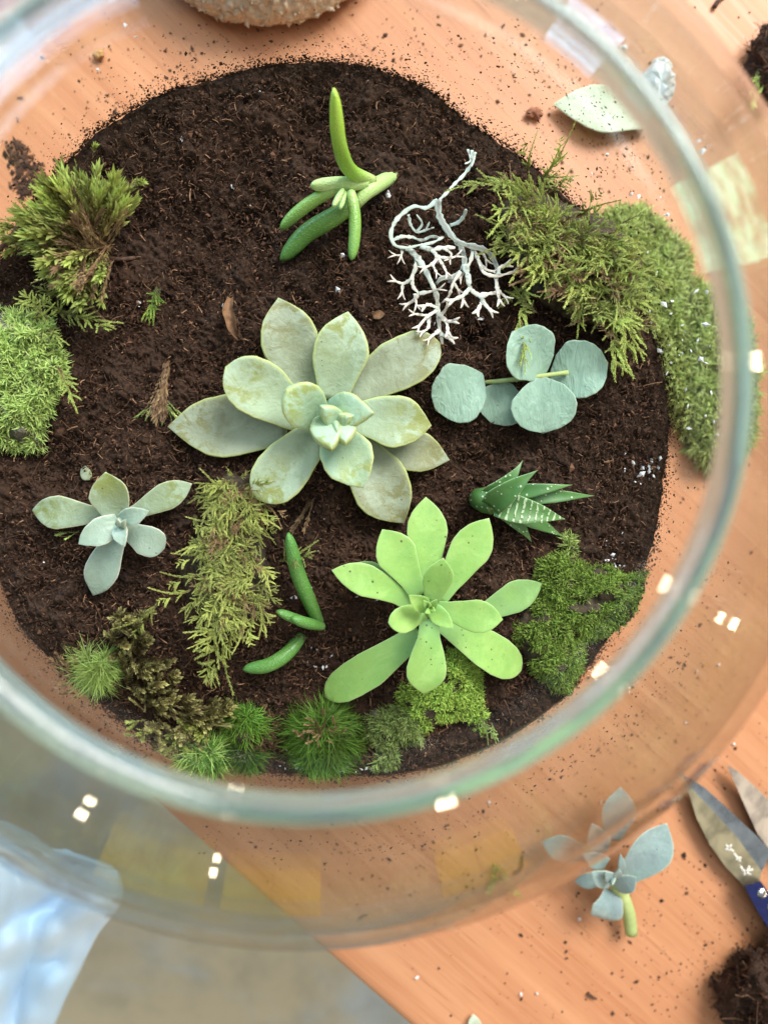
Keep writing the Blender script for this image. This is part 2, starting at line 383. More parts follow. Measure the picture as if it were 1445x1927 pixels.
def aloe_mat(name, rows):
    m, nt, b = new_mat(name); v = coords(nt); d = attr(nt); b.inputs['Roughness'].default_value = 0.4
    c = mixc(nt, ramp(nt, noise(nt, v, 120, 4), 0.3, 0.7), (0.06, 0.17, 0.045), (0.10, 0.23, 0.06))
    c = mixc(nt, ramp(nt, d[1], 0.75, 1.0, 0, 0.6), c, (0.13, 0.24, 0.08))
    if rows:
        w = math_(nt, 'SINE', math_(nt, 'ADD', math_(nt, 'MULTIPLY', d[1], 70.0), math_(nt, 'MULTIPLY', noise(nt, v, 260, 2), 5.0)))
        dots = math_(nt, 'MULTIPLY', ramp(nt, w, 0.35, 0.7), ramp(nt, noise(nt, v, 900, 2), 0.36, 0.48))
    else:
        vo = voro(nt, v, 620); s2 = nd(nt, 'ShaderNodeSeparateColor'); lk(nt, vo.outputs['Color'], s2.inputs[0])
        dots = math_(nt, 'MULTIPLY', ramp(nt, vo.outputs['Distance'], 0.2, 0.34, 1, 0), math_(nt, 'LESS_THAN', s2.outputs[0], 0.55))
    c = mixc(nt, math_(nt, 'MULTIPLY', dots, 0.85), c, (0.52, 0.66, 0.42))
    c = mixc(nt, ramp(nt, d[0], 0.6, 0.98, 0, 0.55), c, (0.42, 0.56, 0.32))
    lk(nt, c, b.inputs['Base Color']); bump(nt, b, dots, 0.7, 0.0007); return m
M['aloe'] = aloe_mat('spotted_leaf', False); M['aloe_rows'] = aloe_mat('banded_leaf', True)
M['moss_feather'] = moss_mat('feather_moss', (0.15, 0.10, 0.045), (0.32, 0.38, 0.09), (0.52, 0.62, 0.16))
M['moss_olive'] = moss_mat('olive_moss', (0.19, 0.15, 0.06), (0.33, 0.37, 0.09), (0.49, 0.53, 0.155))
M['moss_fan'] = moss_mat('fan_moss', (0.17, 0.09, 0.045), (0.24, 0.19, 0.07), (0.44, 0.52, 0.13))
M['moss_mat'] = moss_mat('mat_moss', (0.08, 0.08, 0.03), (0.19, 0.30, 0.05), (0.54, 0.74, 0.15))
M['moss_mat_light'] = moss_mat('mat_moss_light', (0.14, 0.14, 0.06), (0.29, 0.38, 0.11), (0.55, 0.70, 0.22))
M['moss_mat_lifted'] = moss_mat('mat_moss_lifted', (0.18, 0.18, 0.07), (0.44, 0.53, 0.16), (0.72, 0.84, 0.30))  # light mat moss recoloured brighter to make up for the bowl's shade
M['moss_brown'] = moss_mat('brown_moss', (0.13, 0.08, 0.045), (0.23, 0.19, 0.075), (0.46, 0.43, 0.17))
M['moss_cushion'] = moss_mat('cushion_moss', (0.07, 0.08, 0.02), (0.10, 0.21, 0.03), (0.23, 0.43, 0.06))
M['moss_cushion_light'] = moss_mat('cushion_moss_light', (0.30, 0.28, 0.12), (0.33, 0.46, 0.12), (0.48, 0.66, 0.18))
M['moss_dead'] = moss_mat('dead_moss', (0.16, 0.09, 0.045), (0.26, 0.16, 0.08), (0.36, 0.24, 0.13))
M['moss_soil'] = simple('moss_underside', (0.075, 0.055, 0.032), 0.9, 0.6, 500, bmp=0.001)
M['moss_grit'] = simple('moss_underside_grey', (0.17, 0.155, 0.11), 0.9, 0.6, 600, bmp=0.001)

# ------------------------------------------------------------------ the setting: floor, table
def floor_mat():
    m, nt, b = new_mat('concrete_floor'); v = coords(nt, world=True); b.inputs['Roughness'].default_value = 0.6
    n = noise(nt, v, 2.3, 5, 0.6, 0.5); n2 = noise(nt, v, 14, 4, 0.6)
    c = mixc(nt, ramp(nt, n, 0.42, 0.58), (0.52, 0.45, 0.30), (0.46, 0.51, 0.50)); c = mixc(nt, ramp(nt, n2, 0.4, 0.7, 0, 0.35), c, (0.24, 0.23, 0.18))
    lk(nt, c, b.inputs['Base Color']); return m
fl = put('floor', [(-6, -6, 0), (6, -6, 0), (6, 6, 0), (-6, 6, 0)], np.array([[0, 1, 2, 3]]), floor_mat(), None, (0, 0, 0), False); fl['kind'] = 'structure'

ea, eb = tb(760, 1927), tb(345, 1562)
ed = unit(eb-ea); en = np.array([-ed[1], ed[0], 0]); 
if en[1] < 0 or en[0] < 0: en = -en if (en @ (np.array([0.0, 0.0, TZ])-ea)) < 0 else en
table = thing('wooden_table', 'orange varnished wooden table scattered with specks of soil under the glass bowl', 'table', (0.4, 0.4, 0))
def slab(p0, along, inward, l0, l1, d0, d1, z0, z1, rad):
    # rectangular board with a rounded front edge
    prof = [(d1, z1)] + [(d0+rad-rad*math.sin(a), z1-rad+rad*math.cos(a)) for a in np.linspace(0, math.pi/2, 7)] + \
           [(d0+rad-rad*math.cos(a), z0+rad-rad*math.sin(a)) for a in np.linspace(0, math.pi/2, 7)] + [(d1, z0)]
    V = []
    for l in (l0, l1):
        for d, z in prof:
            q = p0+along*l+inward*d; V.append((q[0], q[1], z))
    n = len(prof); j = np.arange(n); j2 = (j+1) % n
    Fq = np.stack([j, j2, n+j2, n+j], 1)
    return np.array(V), [Fq], prof
V, Fq, prof = slab(ea, ed, en, -1.0, 1.1, 0.0, 1.2, TZ-0.028, TZ, 0.006)
n = len(prof)
tp = put('tabletop', V, Fq+[np.array([list(range(n-1, -1, -1))]), np.array([list(range(n, 2*n))])], M['wood'], table, None, False)
for l, d in ((-0.93, 0.07), (1.03, 0.07), (-0.93, 1.13), (1.03, 1.13)):
    c = ea+ed*l+en*d
    V, Fs = tube([(c[0], c[1], 0.0), (c[0], c[1], 0.35), (c[0], c[1], TZ-0.028)], np.array([0.02, 0.026, 0.03]), 12)
    put('leg', V, Fs, M['wood'], table)

# ------------------------------------------------------------------ glass bowl
def glass_wall_mat():
    m = bpy.data.materials.new('clear_glass'); m.use_nodes = True; nt = m.node_tree; nt.nodes.clear()
    out = nd(nt, 'ShaderNodeOutputMaterial'); lw = nd(nt, 'ShaderNodeLayerWeight'); lw.inputs['Blend'].default_value = 0.5
    p5 = math_(nt, 'POWER', lw.outputs['Facing'], 5.2); fr = math_(nt, 'ADD', math_(nt, 'MULTIPLY', p5, 0.88), 0.04)
    tr = nd(nt, 'ShaderNodeBsdfTransparent'); 
    lk(nt, mixc(nt, ramp(nt, lw.outputs['Facing'], 0.3, 1.0), (0.985, 0.992, 0.988), (0.90, 0.94, 0.92)), tr.inputs['Color'])
    gl = nd(nt, 'ShaderNodeBsdfGlossy'); gl.inputs['Roughness'].default_value = 0.045
    mx = nd(nt, 'ShaderNodeMixShader'); lk(nt, fr, mx.inputs[0]); lk(nt, tr.outputs[0], mx.inputs[1]); lk(nt, gl.outputs[0], mx.inputs[2])
    lk(nt, mx.outputs[0], out.inputs['Surface']); return m
M['glass'] = glass_wall_mat()
def rim_mat():
    # thick lip: clear glass, diffuse aqua mixed in for bright windows it mirrors
    m, nt, b = new_mat('thick_rim_glass'); b.inputs['Base Color'].default_value = (0.90, 0.98, 0.97, 1)
    b.inputs['Transmission Weight'].default_value = 1.0; b.inputs['Roughness'].default_value = 0.015; b.inputs['IOR'].default_value = 1.5
    df = nd(nt, 'ShaderNodeBsdfDiffuse'); df.inputs['Color'].default_value = (0.58, 0.84, 0.86, 1)
    tl = nd(nt, 'ShaderNodeBsdfTranslucent'); tl.inputs['Color'].default_value = (0.62, 0.84, 0.83, 1)
    m1 = nd(nt, 'ShaderNodeMixShader'); m1.inputs[0].default_value = 0.5; lk(nt, df.outputs[0], m1.inputs[1]); lk(nt, tl.outputs[0], m1.inputs[2])
    m2 = nd(nt, 'ShaderNodeMixShader'); m2.inputs[0].default_value = 0.13; lk(nt, b.outputs[0], m2.inputs[1]); lk(nt, m1.outputs[0], m2.inputs[2])
    lk(nt, m2.outputs[0], nt.nodes['Material Output'].inputs['Surface']); return m
M['rim'] = rim_mat()
bowl = thing('glass_bowl', 'large round clear glass bowl with a thick rim holding soil and succulents', 'bowl', (BC[0], BC[1], TZ))
zr = CAMZ-0.784*RB; rr = 0.437*RB
LR = 0.0022
def lathe(pr, n=160, closed=False):
    pr = np.asarray(pr); a = np.arange(n)*2*np.pi/n
    V = np.stack([BC[0]+pr[:, 0, None]*np.cos(a), BC[1]+pr[:, 0, None]*np.sin(a), pr[:, 1, None]+0*a], -1).reshape(-1, 3)
    return V, [grid_faces(len(pr), n)]
hb = TZ+0.001
def sphere_prof(R, zlo, zhi, n):
    t0 = math.asin((zlo-BC[2])/R); t1 = math.asin((zhi-BC[2])/R)
    return [(R*math.cos(t), BC[2]+R*math.sin(t)) for t in np.linspace(t0, t1, n)]
outp = [(0.0005, hb)] + sphere_prof(RB, hb, zr-0.001, 90)
inp = sphere_prof(RIN, hb+0.006, zr-0.001, 90)[::-1] + [(0.0005, hb+0.006)]
V1, F1 = lathe(outp); V2, F2 = lathe(inp); V, Fs, _ = join([(V1, F1), (V2, F2)])
put('bowl_wall', V, Fs, M['glass'], bowl)
rc = rr+LR
V, Fs = lathe([(rc+LR*math.cos(t), zr+LR*1.25*math.sin(t)) for t in np.linspace(0, 2*np.pi, 17)])
put('rim', V, Fs, M['rim'], bowl)

# ------------------------------------------------------------------ soil in the bowl
def soil():
    nr, na = 300, 1000
    s = np.linspace(0.004, 1.0, nr); a = np.linspace(-np.pi, np.pi, na, endpoint=False)
    A, Sg = np.meshgrid(a, s)
    re = np.interp(A, _xa, _xr); Rr = re*Sg
    X = BC[0]+Rr*np.cos(A); Y = BC[1]+Rr*np.sin(A); Z = soil_h(X, Y)
    c0 = fbm(X*95, Y*95, 71, 2); c1 = fbm(X*260, Y*260, 21, 3); c2 = fbm(X*900, Y*900, 31, 2); pits = np.clip(fbm(X*75, Y*75, 41, 2)-0.42, 0, 1)
    Z = Z + (0.0044*c0+0.0040*c1+0.0020*c2-0.035*pits)*np.clip((1.02-Sg)*12, 0.15, 1)
    V = np.stack([X, Y, Z], -1).reshape(-1, 3); Fq = grid_faces(nr, na)[:, ::-1]
    # body against the glass below the surface
    rows = []
    ze = Z[-1]; rr0 = RIN-0.0006
    for k in np.linspace(0.02, 1, 14):
        z = ze*(1-k)+(hb+0.0068)*k; r = np.sqrt(np.maximum(1e-6, rr0**2-(z-BC[2])**2))
        rows.append(np.stack([BC[0]+r*np.cos(a), BC[1]+r*np.sin(a), z], -1))
    Vb = np.concatenate([V.reshape(nr, na, 3)[-1:].copy(), np.array(rows)]).reshape(-1, 3)
    Fb = grid_faces(15, na)[:, ::-1]
    V, Fs, _ = join([(V, [Fq]), (Vb, [Fb])])
    return put('soil', V, Fs, M['soil'], None, (BC[0], BC[1], SOILZ), True)
so = soil(); tag(so, 'dark brown peat soil filling the lower half of the glass bowl', 'soil', kind='stuff')

def soil_points(n, smin=0.0, smax=1.0):
    a = rng.uniform(-np.pi, np.pi, n); s = np.sqrt(rng.uniform(smin**2, smax**2, n))
    r = np.interp(a, _xa, _xr)*s; x = BC[0]+r*np.cos(a); y = BC[1]+r*np.sin(a)
    return np.stack([x, y, soil_h(x, y)], 1)
OCT = np.array([(1, 0, 0), (-1, 0, 0), (0, 1, 0), (0, -1, 0), (0, 0, 1), (0, 0, -1)], float)
OCF = np.array([(0, 2, 4), (2, 1, 4), (1, 3, 4), (3, 0, 4), (2, 0, 5), (1, 2, 5), (3, 1, 5), (0, 3, 5)])
def rot_rand(n):
    q = rng.normal(size=(n, 4)); q /= np.linalg.norm(q, axis=1)[:, None]; w, x, y, z = q.T
    return np.stack([np.stack([1-2*(y*y+z*z), 2*(x*y-z*w), 2*(x*z+y*w)], -1), np.stack([2*(x*y+z*w), 1-2*(x*x+z*z), 2*(y*z-x*w)], -1), np.stack([2*(x*z-y*w), 2*(y*z+x*w), 1-2*(x*x+y*y)], -1)], 1)
def blobs(P, size, squash=None, normals=None):
    n = len(P); base = OCT[None]*(0.6+0.8*rng.random((n, 6, 1)))*np.asarray(size).reshape(-1, 1, 1)
    st = np.stack([1+0.8*rng.random(n), np.ones(n), 0.5+0.5*rng.random(n)], 1)[:, None]
    V = np.einsum('nij,nkj->nki', rot_rand(n), base*st)
    if squash is not None:
        if normals is None: V[:, :, 2] *= squash
        else:
            d = np.einsum('nkj,nj->nk', V, normals); V = V-(1-squash)*d[:, :, None]*normals[:, None]
    V = V+P[:, None]
    Fc = (OCF[None]+6*np.arange(n)[:, None, None]).reshape(-1, 3)
    D = np.zeros((n, 6, 3)); D[:, :, 2] = rng.random(n)[:, None]
    return V.reshape(-1, 3), Fc, D.reshape(-1, 3)
P = soil_points(46000, 0, 0.99); P[:, 2] += rng.normal(0.0006, 0.0009, len(P))
V, Fc, D = blobs(P, np.exp(rng.normal(-8.0, 0.45, len(P))))
o = put('soil_crumbs', V, Fc, M['crumb'], None, (BC[0], BC[1], SOILZ), False, D); tag(o, 'small dark crumbs covering the soil in the bowl', 'soil crumbs', kind='stuff')
def fibres(P, L, rad, lift=0.0012, flat=True):
    n = len(P); a = rng.uniform(0, 2*np.pi, n); L = np.asarray(L)
    d = np.stack([np.cos(a), np.sin(a), rng.normal(0, 0.38, n)], 1); sd = np.stack([-np.sin(a), np.cos(a), 0*a], 1)
    bend = rng.normal(0, 0.16, n)
    k = 4; rows = []
    for i in range(k):
        t = i/(k-1)-0.5
        C = P+d*(L*t)[:, None]+sd*(bend*L*(t*t-0.1)*2)[:, None]; C = C.copy(); C[:, 2] += lift*(1-4*t*t*0.6)+rng.normal(0, 0.0003, n)
        for q in range(3):
            an = q*2*np.pi/3; rows.append(C+np.asarray(rad)[:, None]*(sd*math.cos(an)+np.array([0, 0, math.sin(an)])))
    V = np.stack(rows, 1); idx = []
    for i in range(k-1):
        for q in range(3): idx.append((i*3+q, i*3+(q+1) % 3, (i+1)*3+(q+1) % 3, (i+1)*3+q))
    Fc = (np.array(idx)[None]+12*np.arange(n)[:, None, None]).reshape(-1, 4)
    D = np.zeros((n, 12, 3)); D[:, :, 2] = (rng.random(n)**2)[:, None]
    return V.reshape(-1, 3), Fc, D.reshape(-1, 3)
P = soil_points(26000, 0, 0.965); P[:, 2] += rng.normal(0.0008, 0.0008, len(P))
V1 = fibres(P, np.exp(rng.normal(-6.35, 0.5, len(P))), np.exp(rng.normal(-8.95, 0.3, len(P))))
V, Fs, D = join([(V1[0], [V1[1]], V1[2])])
o = put('soil_fibres', V, Fs, M['fibre'], None, (BC[0], BC[1], SOILZ), False, D); tag(o, 'fine brown root fibres lying all over the soil in the bowl', 'soil fibres', kind='stuff')

# specks of soil and perlite stuck to the inside of the glass
def wall_specks():
    Ps = []
    for e in range(len(EDGE)):          # a dusting just above the soil line
        p0 = np.array(EDGE[e-1], float); p1 = np.array(EDGE[e], float); L = np.linalg.norm(p1-p0)
        top = (p0[1]+p1[1])/2 < 700
        k = int(L*(4.2 if top else 3.4))
        for _ in range(k):
            p = p0+(p1-p0)*rng.random(); c = np.array([600, 790.0]); dr = unit(p-c)
            q = p+dr*abs(rng.exponential(13 if rng.random() < .45 else 4)); w = wall(*q, RIN-0.0003)
            if w is not None: Ps.append(w)
    def clus(cx, cy, sx, sy, n):
        for _ in range(n):
            w = wall(cx+rng.normal(0, sx), cy+rng.normal(0, sy), RIN-0.0003)
            if w is not None and w[2] > SOILZ-0.002: Ps.append(w)
    clus(1110, 205, 60, 28, 110); clus(1000, 160, 70, 70, 160); clus(1170, 300, 60, 50, 130); clus(900, 120, 90, 35, 90); clus(1220, 350, 40, 50, 50)
    clus(330, 150, 70, 50, 90); clus(650, 85, 120, 18, 90)
    # the band of specks seen through the shoulder of the bowl
    for t in rng.random(520):
        ang = math.radians(18+t*88)
        rad = rng.normal(800, 22); q = (600+rad*math.cos(ang)*1.0, 795+rad*math.sin(ang))
        w = wall(*q, RIN-0.0003)
        if w is not None: Ps.append(w)
    return np.array(Ps)
P = wall_specks(); N = -(P-BC)/np.linalg.norm(P-BC, axis=1)[:, None]
V, Fc, D = blobs(P, np.exp(rng.normal(-8.3, 0.40, len(P))), 0.35, N)
o = put('glass_specks', V, Fc, M['speck'], None, tuple(BC), False, D); tag(o, 'dark soil specks stuck to the inside of the glass above the soil', 'soil specks', kind='stuff')
WP = [(1236,512),(1265,566),(1247,572),(1310,548),(1330,549),(1262,590),(1283,612),(1288,625),(1327,610),(1283,640),(1258,650),(1277,668),(1240,660),(1262,683),(1283,664),(1300,660),(1312,641),(1318,675),(1328,683),(1334,652),(1290,733),(1320,738),(1338,740),(1294,763),(1327,783),(1343,794),(1222,585),(1214,610),(1225,607),(1243,662),(1254,703),(1294,806),(1349,818),(1218,475),
      (1077,335),(1113,327),(1188,366),(1202,370),(1242,371),(1250,405),(1256,404),(1317,436),(1143,290),(1235,268),(1173,90),(1281,243),(1315,265),(1322,283),(235,48),(255,70),(184,131)]
parts = []
for x, y in WP:
    w = wall(x, y, RIN-0.0008)
    if w is not None: parts.append(w)
P = np.array(parts); V, Fc, D = blobs(P, np.exp(rng.normal(-7.35, 0.3, len(P))), 0.7)
o = put('perlite_grains', V, Fc, M['perlite'], None, tuple(BC), False, D); tag(o, 'white perlite grains stuck to the inside of the glass wall', 'perlite', kind='stuff')
pp = []
for cx, cy, sx, sy, n in ((1215, 885, 25, 12, 26), (660, 1452, 70, 8, 60), (560, 1440, 14, 12, 20), (1150, 1055, 10, 6, 10), (1165, 1020, 20, 8, 6), (600, 1235, 14, 12, 8), (640, 800, 460, 460, 60), (620, 1110, 80, 60, 14)):
    for _ in range(n):
        x, y = cx+rng.normal(0, sx), cy+rng.normal(0, sy)
        q = px(x, y, 0.0012)
        if math.hypot(q[0]-BC[0], q[1]-BC[1]) < 0.985*np.interp(math.atan2(q[1]-BC[1], q[0]-BC[0]), _xa, _xr): pp.append(q)
for x, y in ((730, 367), (636, 546), (905, 600), (438, 352), (645, 480)):
    pp.append(px(x, y, 0.002))
P = np.array(pp); sz = np.exp(rng.normal(-7.55, 0.4, len(P))); sz[-5:] = 0.001
V, Fc, D = blobs(P, sz)
o = put('soil_perlite', V, Fc, M['perlite'], None, (BC[0], BC[1], SOILZ), False, D); tag(o, 'scattered white perlite grains in the soil of the bowl', 'perlite', kind='stuff')

# ------------------------------------------------------------------ succulent leaves
def profile(pts, u):
    pts = np.array(pts, float); t = np.linspace(0, 1, 241); y = np.interp(t, pts[:, 0], pts[:, 1])
    k = np.hanning(11); k /= k.sum(); yp = np.concatenate([np.full(5, y[0]), y, 2*y[-1]-y[-2:-7:-1]]); y = np.convolve(yp, k, 'valid')
    y = np.maximum(y, 0.004)
    return np.interp(u, t, y)
PR = {
 'obovate': [(0, .50), (.25, .74), (.45, .95), (.58, 1.0), (.70, .91), (.80, .73), (.90, .40), (1, .0)],
 'lance':   [(0, .50), (.2, .72), (.4, .97), (.52, 1.0), (.66, .90), (.8, .62), (.92, .26), (1, .0)],
 'spoon':   [(0, .48), (.22, .54), (.45, .82), (.62, 1.0), (.74, .93), (.85, .68), (.93, .36), (1, .0)],
 'blunt':   [(0, .52), (.25, .74), (.5, .97), (.68, 1.0), (.82, .88), (.92, .62), (.97, .36), (1, .05)],
 'wedge':   [(0, .66), (.25, .90), (.45, 1.0), (.65, .86), (.85, .46), (1, .0)],
 'round':   [(0, .04), (.08, .30), (.2, .64), (.4, .94), (.55, 1.0), (.72, .93), (.85, .76), (.95, .48), (1, .18)],
 'spike':   [(0, .85), (.2, 1.0), (.4, .86), (.65, .52), (.85, .2), (1, .0)],
 'finger':  [(0, .75), (.2, .9), (.5, 1.0), (.8, .92), (.92, .72), (.97, .48), (1, .2)],
}
def leaf_geo(base, tip, w, t, prof='obovate', bow=0.08, side=0.0, cup=0.15, roll=0.0, nu=28, nv=18, keel=0.9, top=0.35, edgew=6, lobes=0.05, tipfold=0.0, path=None):
    base = np.asarray(base, float); tip = np.asarray(tip, float); L = np.linalg.norm(tip-base)
    u = np.linspace(0, 1, nu)**0.85; d = unit(tip-base)
    s0 = unit(np.cross(d, (0, 0, 1))); n0 = np.cross(s0, d)
    if path is None:
        C = base+d*(u*L)[:, None]+n0*(bow*L*4*u*(1-u))[:, None]+s0*(side*L*4*u*(1-u))[:, None] + n0*(tipfold*L*np.clip(u-0.6, 0, 1)**2)[:, None]
    else: C = smooth_path(path, nu)
    T = np.gradient(C, axis=0); T /= np.linalg.norm(T, axis=1)[:, None]
    Sd = np.cross(T, n0 if path is None else np.array([0, 0, 1.0])); Sd /= np.maximum(1e-9, np.linalg.norm(Sd, axis=1))[:, None]; N = np.cross(Sd, T)
    if roll: c, s = math.cos(roll), math.sin(roll); Sd, N = Sd*c+N*s, N*c-Sd*s
    hw = w*0.5*profile(PR[prof], u)
    ph = np.arange(nv)*2*np.pi/nv
    x = np.sign(np.cos(ph))*np.abs(np.cos(ph))**0.85; sn = np.sin(ph)
    tt = t*0.5*np.clip(np.sqrt(np.maximum(hw/(w*0.5), 1e-4)), 0.05, 1)
    z = np.where(sn > 0, top*2*sn*(1-0.25*np.abs(x)), keel*2*sn)
    Z = tt[:, None]*z[None]*0.5*2/2 + cup*hw[:, None]*(np.abs(x[None])**1.5)
    sd_ = float(rng.random()*50); hwv = hw[:, None]*(1+lobes*(vn(u[:, None]*4.5+sd_, np.sign(np.round(x[None], 3))*7)*2.0)*np.abs(x[None])**2)
    V = C[:, None]+hwv[..., None]*x[None, :, None]*Sd[:, None]+Z[..., None]*N[:, None]
    D = np.zeros((nu, nv, 3)); D[..., 0] = np.maximum(np.abs(x[None])**edgew*(sn[None] > -0.5), np.clip((u[:, None]-0.93)/0.07, 0, 1)*(0.9)); D[..., 1] = u[:, None]; D[..., 2] = rng.random()
    V = V.reshape(-1, 3); D = D.reshape(-1, 3); k = len(V)
    V = np.concatenate([V, C[:1], C[-1:]+T[-1:]*hw[-1]*0.4]); D = np.concatenate([D, [[0, 0, D[0, 2]]], [[1, 1, D[0, 2]]]])
    j = np.arange(nv); j2 = (j+1) % nv
    Ft = np.concatenate([np.stack([j, j2, np.full(nv, k)], 1), np.stack([(nu-1)*nv+j2, (nu-1)*nv+j, np.full(nv, k+1)], 1)])
    return V, [grid_faces(nu, nv)[:, ::-1], Ft], D
def add_leaf(root, bpx, tpx, wpx, hb, ht, mat, t=0.006, on=px, name='leaf', **kw):
    b = on(bpx[0], bpx[1], hb); e = on(tpx[0], tpx[1], ht); w = wpx*mpp((b+e)/2)
    if 'mids' in kw:
        ms = kw.pop('mids'); kw['path'] = [b]+[on(m[0], m[1], m[2]) for m in ms]+[e]
    V, Fs, D = leaf_geo(b, e, w, t, **kw)
    return put(name, V, Fs, M[mat], root, b, True, D)

def stem(root, pts, rpx, mat, on=px, name='stem', n=10):
    P = smooth_path(np.array([on(*p) for p in pts]), 14); r = np.interp(np.linspace(0, 1, 14), np.linspace(0, 1, len(rpx)), rpx)*mpp(P[7])
    V, Fs = tube(P, r, n); D = np.zeros((len(V), 3)); D[:, 1] = 0.1
    return put(name, V, Fs, M[mat], root, P[0], True, D)

# large ghost plant in the middle
r = thing('ghost_plant', 'large pale grey green succulent rosette with broad pointed leaves in the middle of the soil', 'succulent', px(628, 800))
c = (628, 800)
stem(r, [(628, 802, -0.006), (628, 800, 0.008), (628, 798, 0.022)], (22, 20, 12), 'stem')
for b, e, w, hb_, ht_, m_, kw in (
    ((540, 804), (316, 803), 116, .007, .005, 'ghost_old', dict(prof='lance', bow=.03)),
    ((697, 828), (846, 866), 82, .006, .004, 'ghost_old', dict(prof='lance', bow=.02)),
    ((572, 735), (524, 560), 106, .009, .012, 'ghost_old', dict(prof='obovate', bow=.02)),
    ((655, 742), (827, 645), 96, .010, .009, 'ghost_old', dict(prof='blunt', bow=.02)),
    ((655, 820), (760, 985), 112, .008, .005, 'ghost_old', dict(prof='obovate', bow=.03)),
    ((626, 750), (655, 586), 104, .014, .019, 'ghost', dict(prof='obovate', bow=.03)),
    ((565, 785), (425, 691), 108, .015, .022, 'ghost', dict(prof='blunt', bow=.03)),
    ((605, 805), (484, 939), 98, .013, .012, 'ghost', dict(prof='blunt', bow=.05)),
    ((655, 785), (812, 801), 98, .015, .016, 'ghost', dict(prof='obovate', bow=.04)),
    ((634, 825), (684, 919), 100, .018, .024, 'ghost_in', dict(prof='wedge', bow=.06)),
    ((600, 790), (541, 735), 88, .023, .037, 'ghost_in', dict(prof='blunt', bow=.06, cup=.25)),
    ((622, 776), (703, 777), 72, .024, .037, 'ghost_in', dict(prof='wedge', bow=.08, cup=.25)),
    ((610, 788), (624, 845), 64, .027, .038, 'ghost_in', dict(prof='wedge', bow=.05, cup=.2)),
    ((644, 786), (650, 834), 54, .027, .037, 'ghost_in', dict(prof='wedge', bow=.05, cup=.2)),
    ((636, 796), (606, 766), 42, .029, .039, 'ghost_in', dict(prof='wedge', bow=.05)),
    ((636, 796), (660, 784), 30, .029, .038, 'ghost_in', dict(prof='wedge', bow=.05)),
    ((632, 796), (634, 812), 18, .028, .037, 'ghost_in', dict(prof='wedge', bow=.05))):
    add_leaf(r, b, e, w, hb_, ht_, m_, t=.0095 if w > 92 else .0115, edgew=5, **dict(dict(cup=.34), **kw))

# small ghost plant on the left
r = thing('ghost_plant', 'small grey green rosette of seven pale edged leaves on the left side of the soil', 'succulent', px(229, 988))
stem(r, [(226, 990, -0.005), (227, 989, 0.006), (228, 988, 0.012)], (13, 11, 8), 'stem')
for b, e, w, hb_, ht_, m_, kw in (
    ((205, 970), (61, 960), 62, .006, .006, 'small_ghost', dict(prof='spoon', bow=.05)),
    ((234, 975), (362, 910), 52, .006, .008, 'small_ghost', dict(prof='spoon', bow=.04)),
    ((225, 1000), (176, 1121), 62, .006, .004, 'small_ghost_in', dict(prof='obovate', bow=.06)),
    ((240, 996), (310, 1032), 58, .008, .009, 'small_ghost_in', dict(prof='blunt', bow=.08)),
    ((224, 980), (199, 888), 72, .010, .016, 'small_ghost', dict(prof='obovate', bow=.04, cup=.3)),
    ((224, 982), (148, 1024), 50, .011, .016, 'small_ghost_in', dict(prof='wedge', bow=.08, cup=.3)),
    ((228, 982), (281, 961), 38, .013, .019, 'small_ghost_in', dict(prof='wedge', bow=.08, cup=.3)),
    ((226, 988), (235, 1029), 30, .014, .020, 'small_ghost_in', dict(prof='wedge', bow=.08, cup=.4)),
    ((228, 990), (222, 976), 14, .016, .021, 'small_ghost_in', dict(prof='wedge', cup=.3)),
    ((232, 992), (236, 978), 12, .016, .021, 'small_ghost_in', dict(prof='wedge', cup=.3))):
    add_leaf(r, b, e, w, hb_, ht_, m_, t=.0042, edgew=8, **kw)

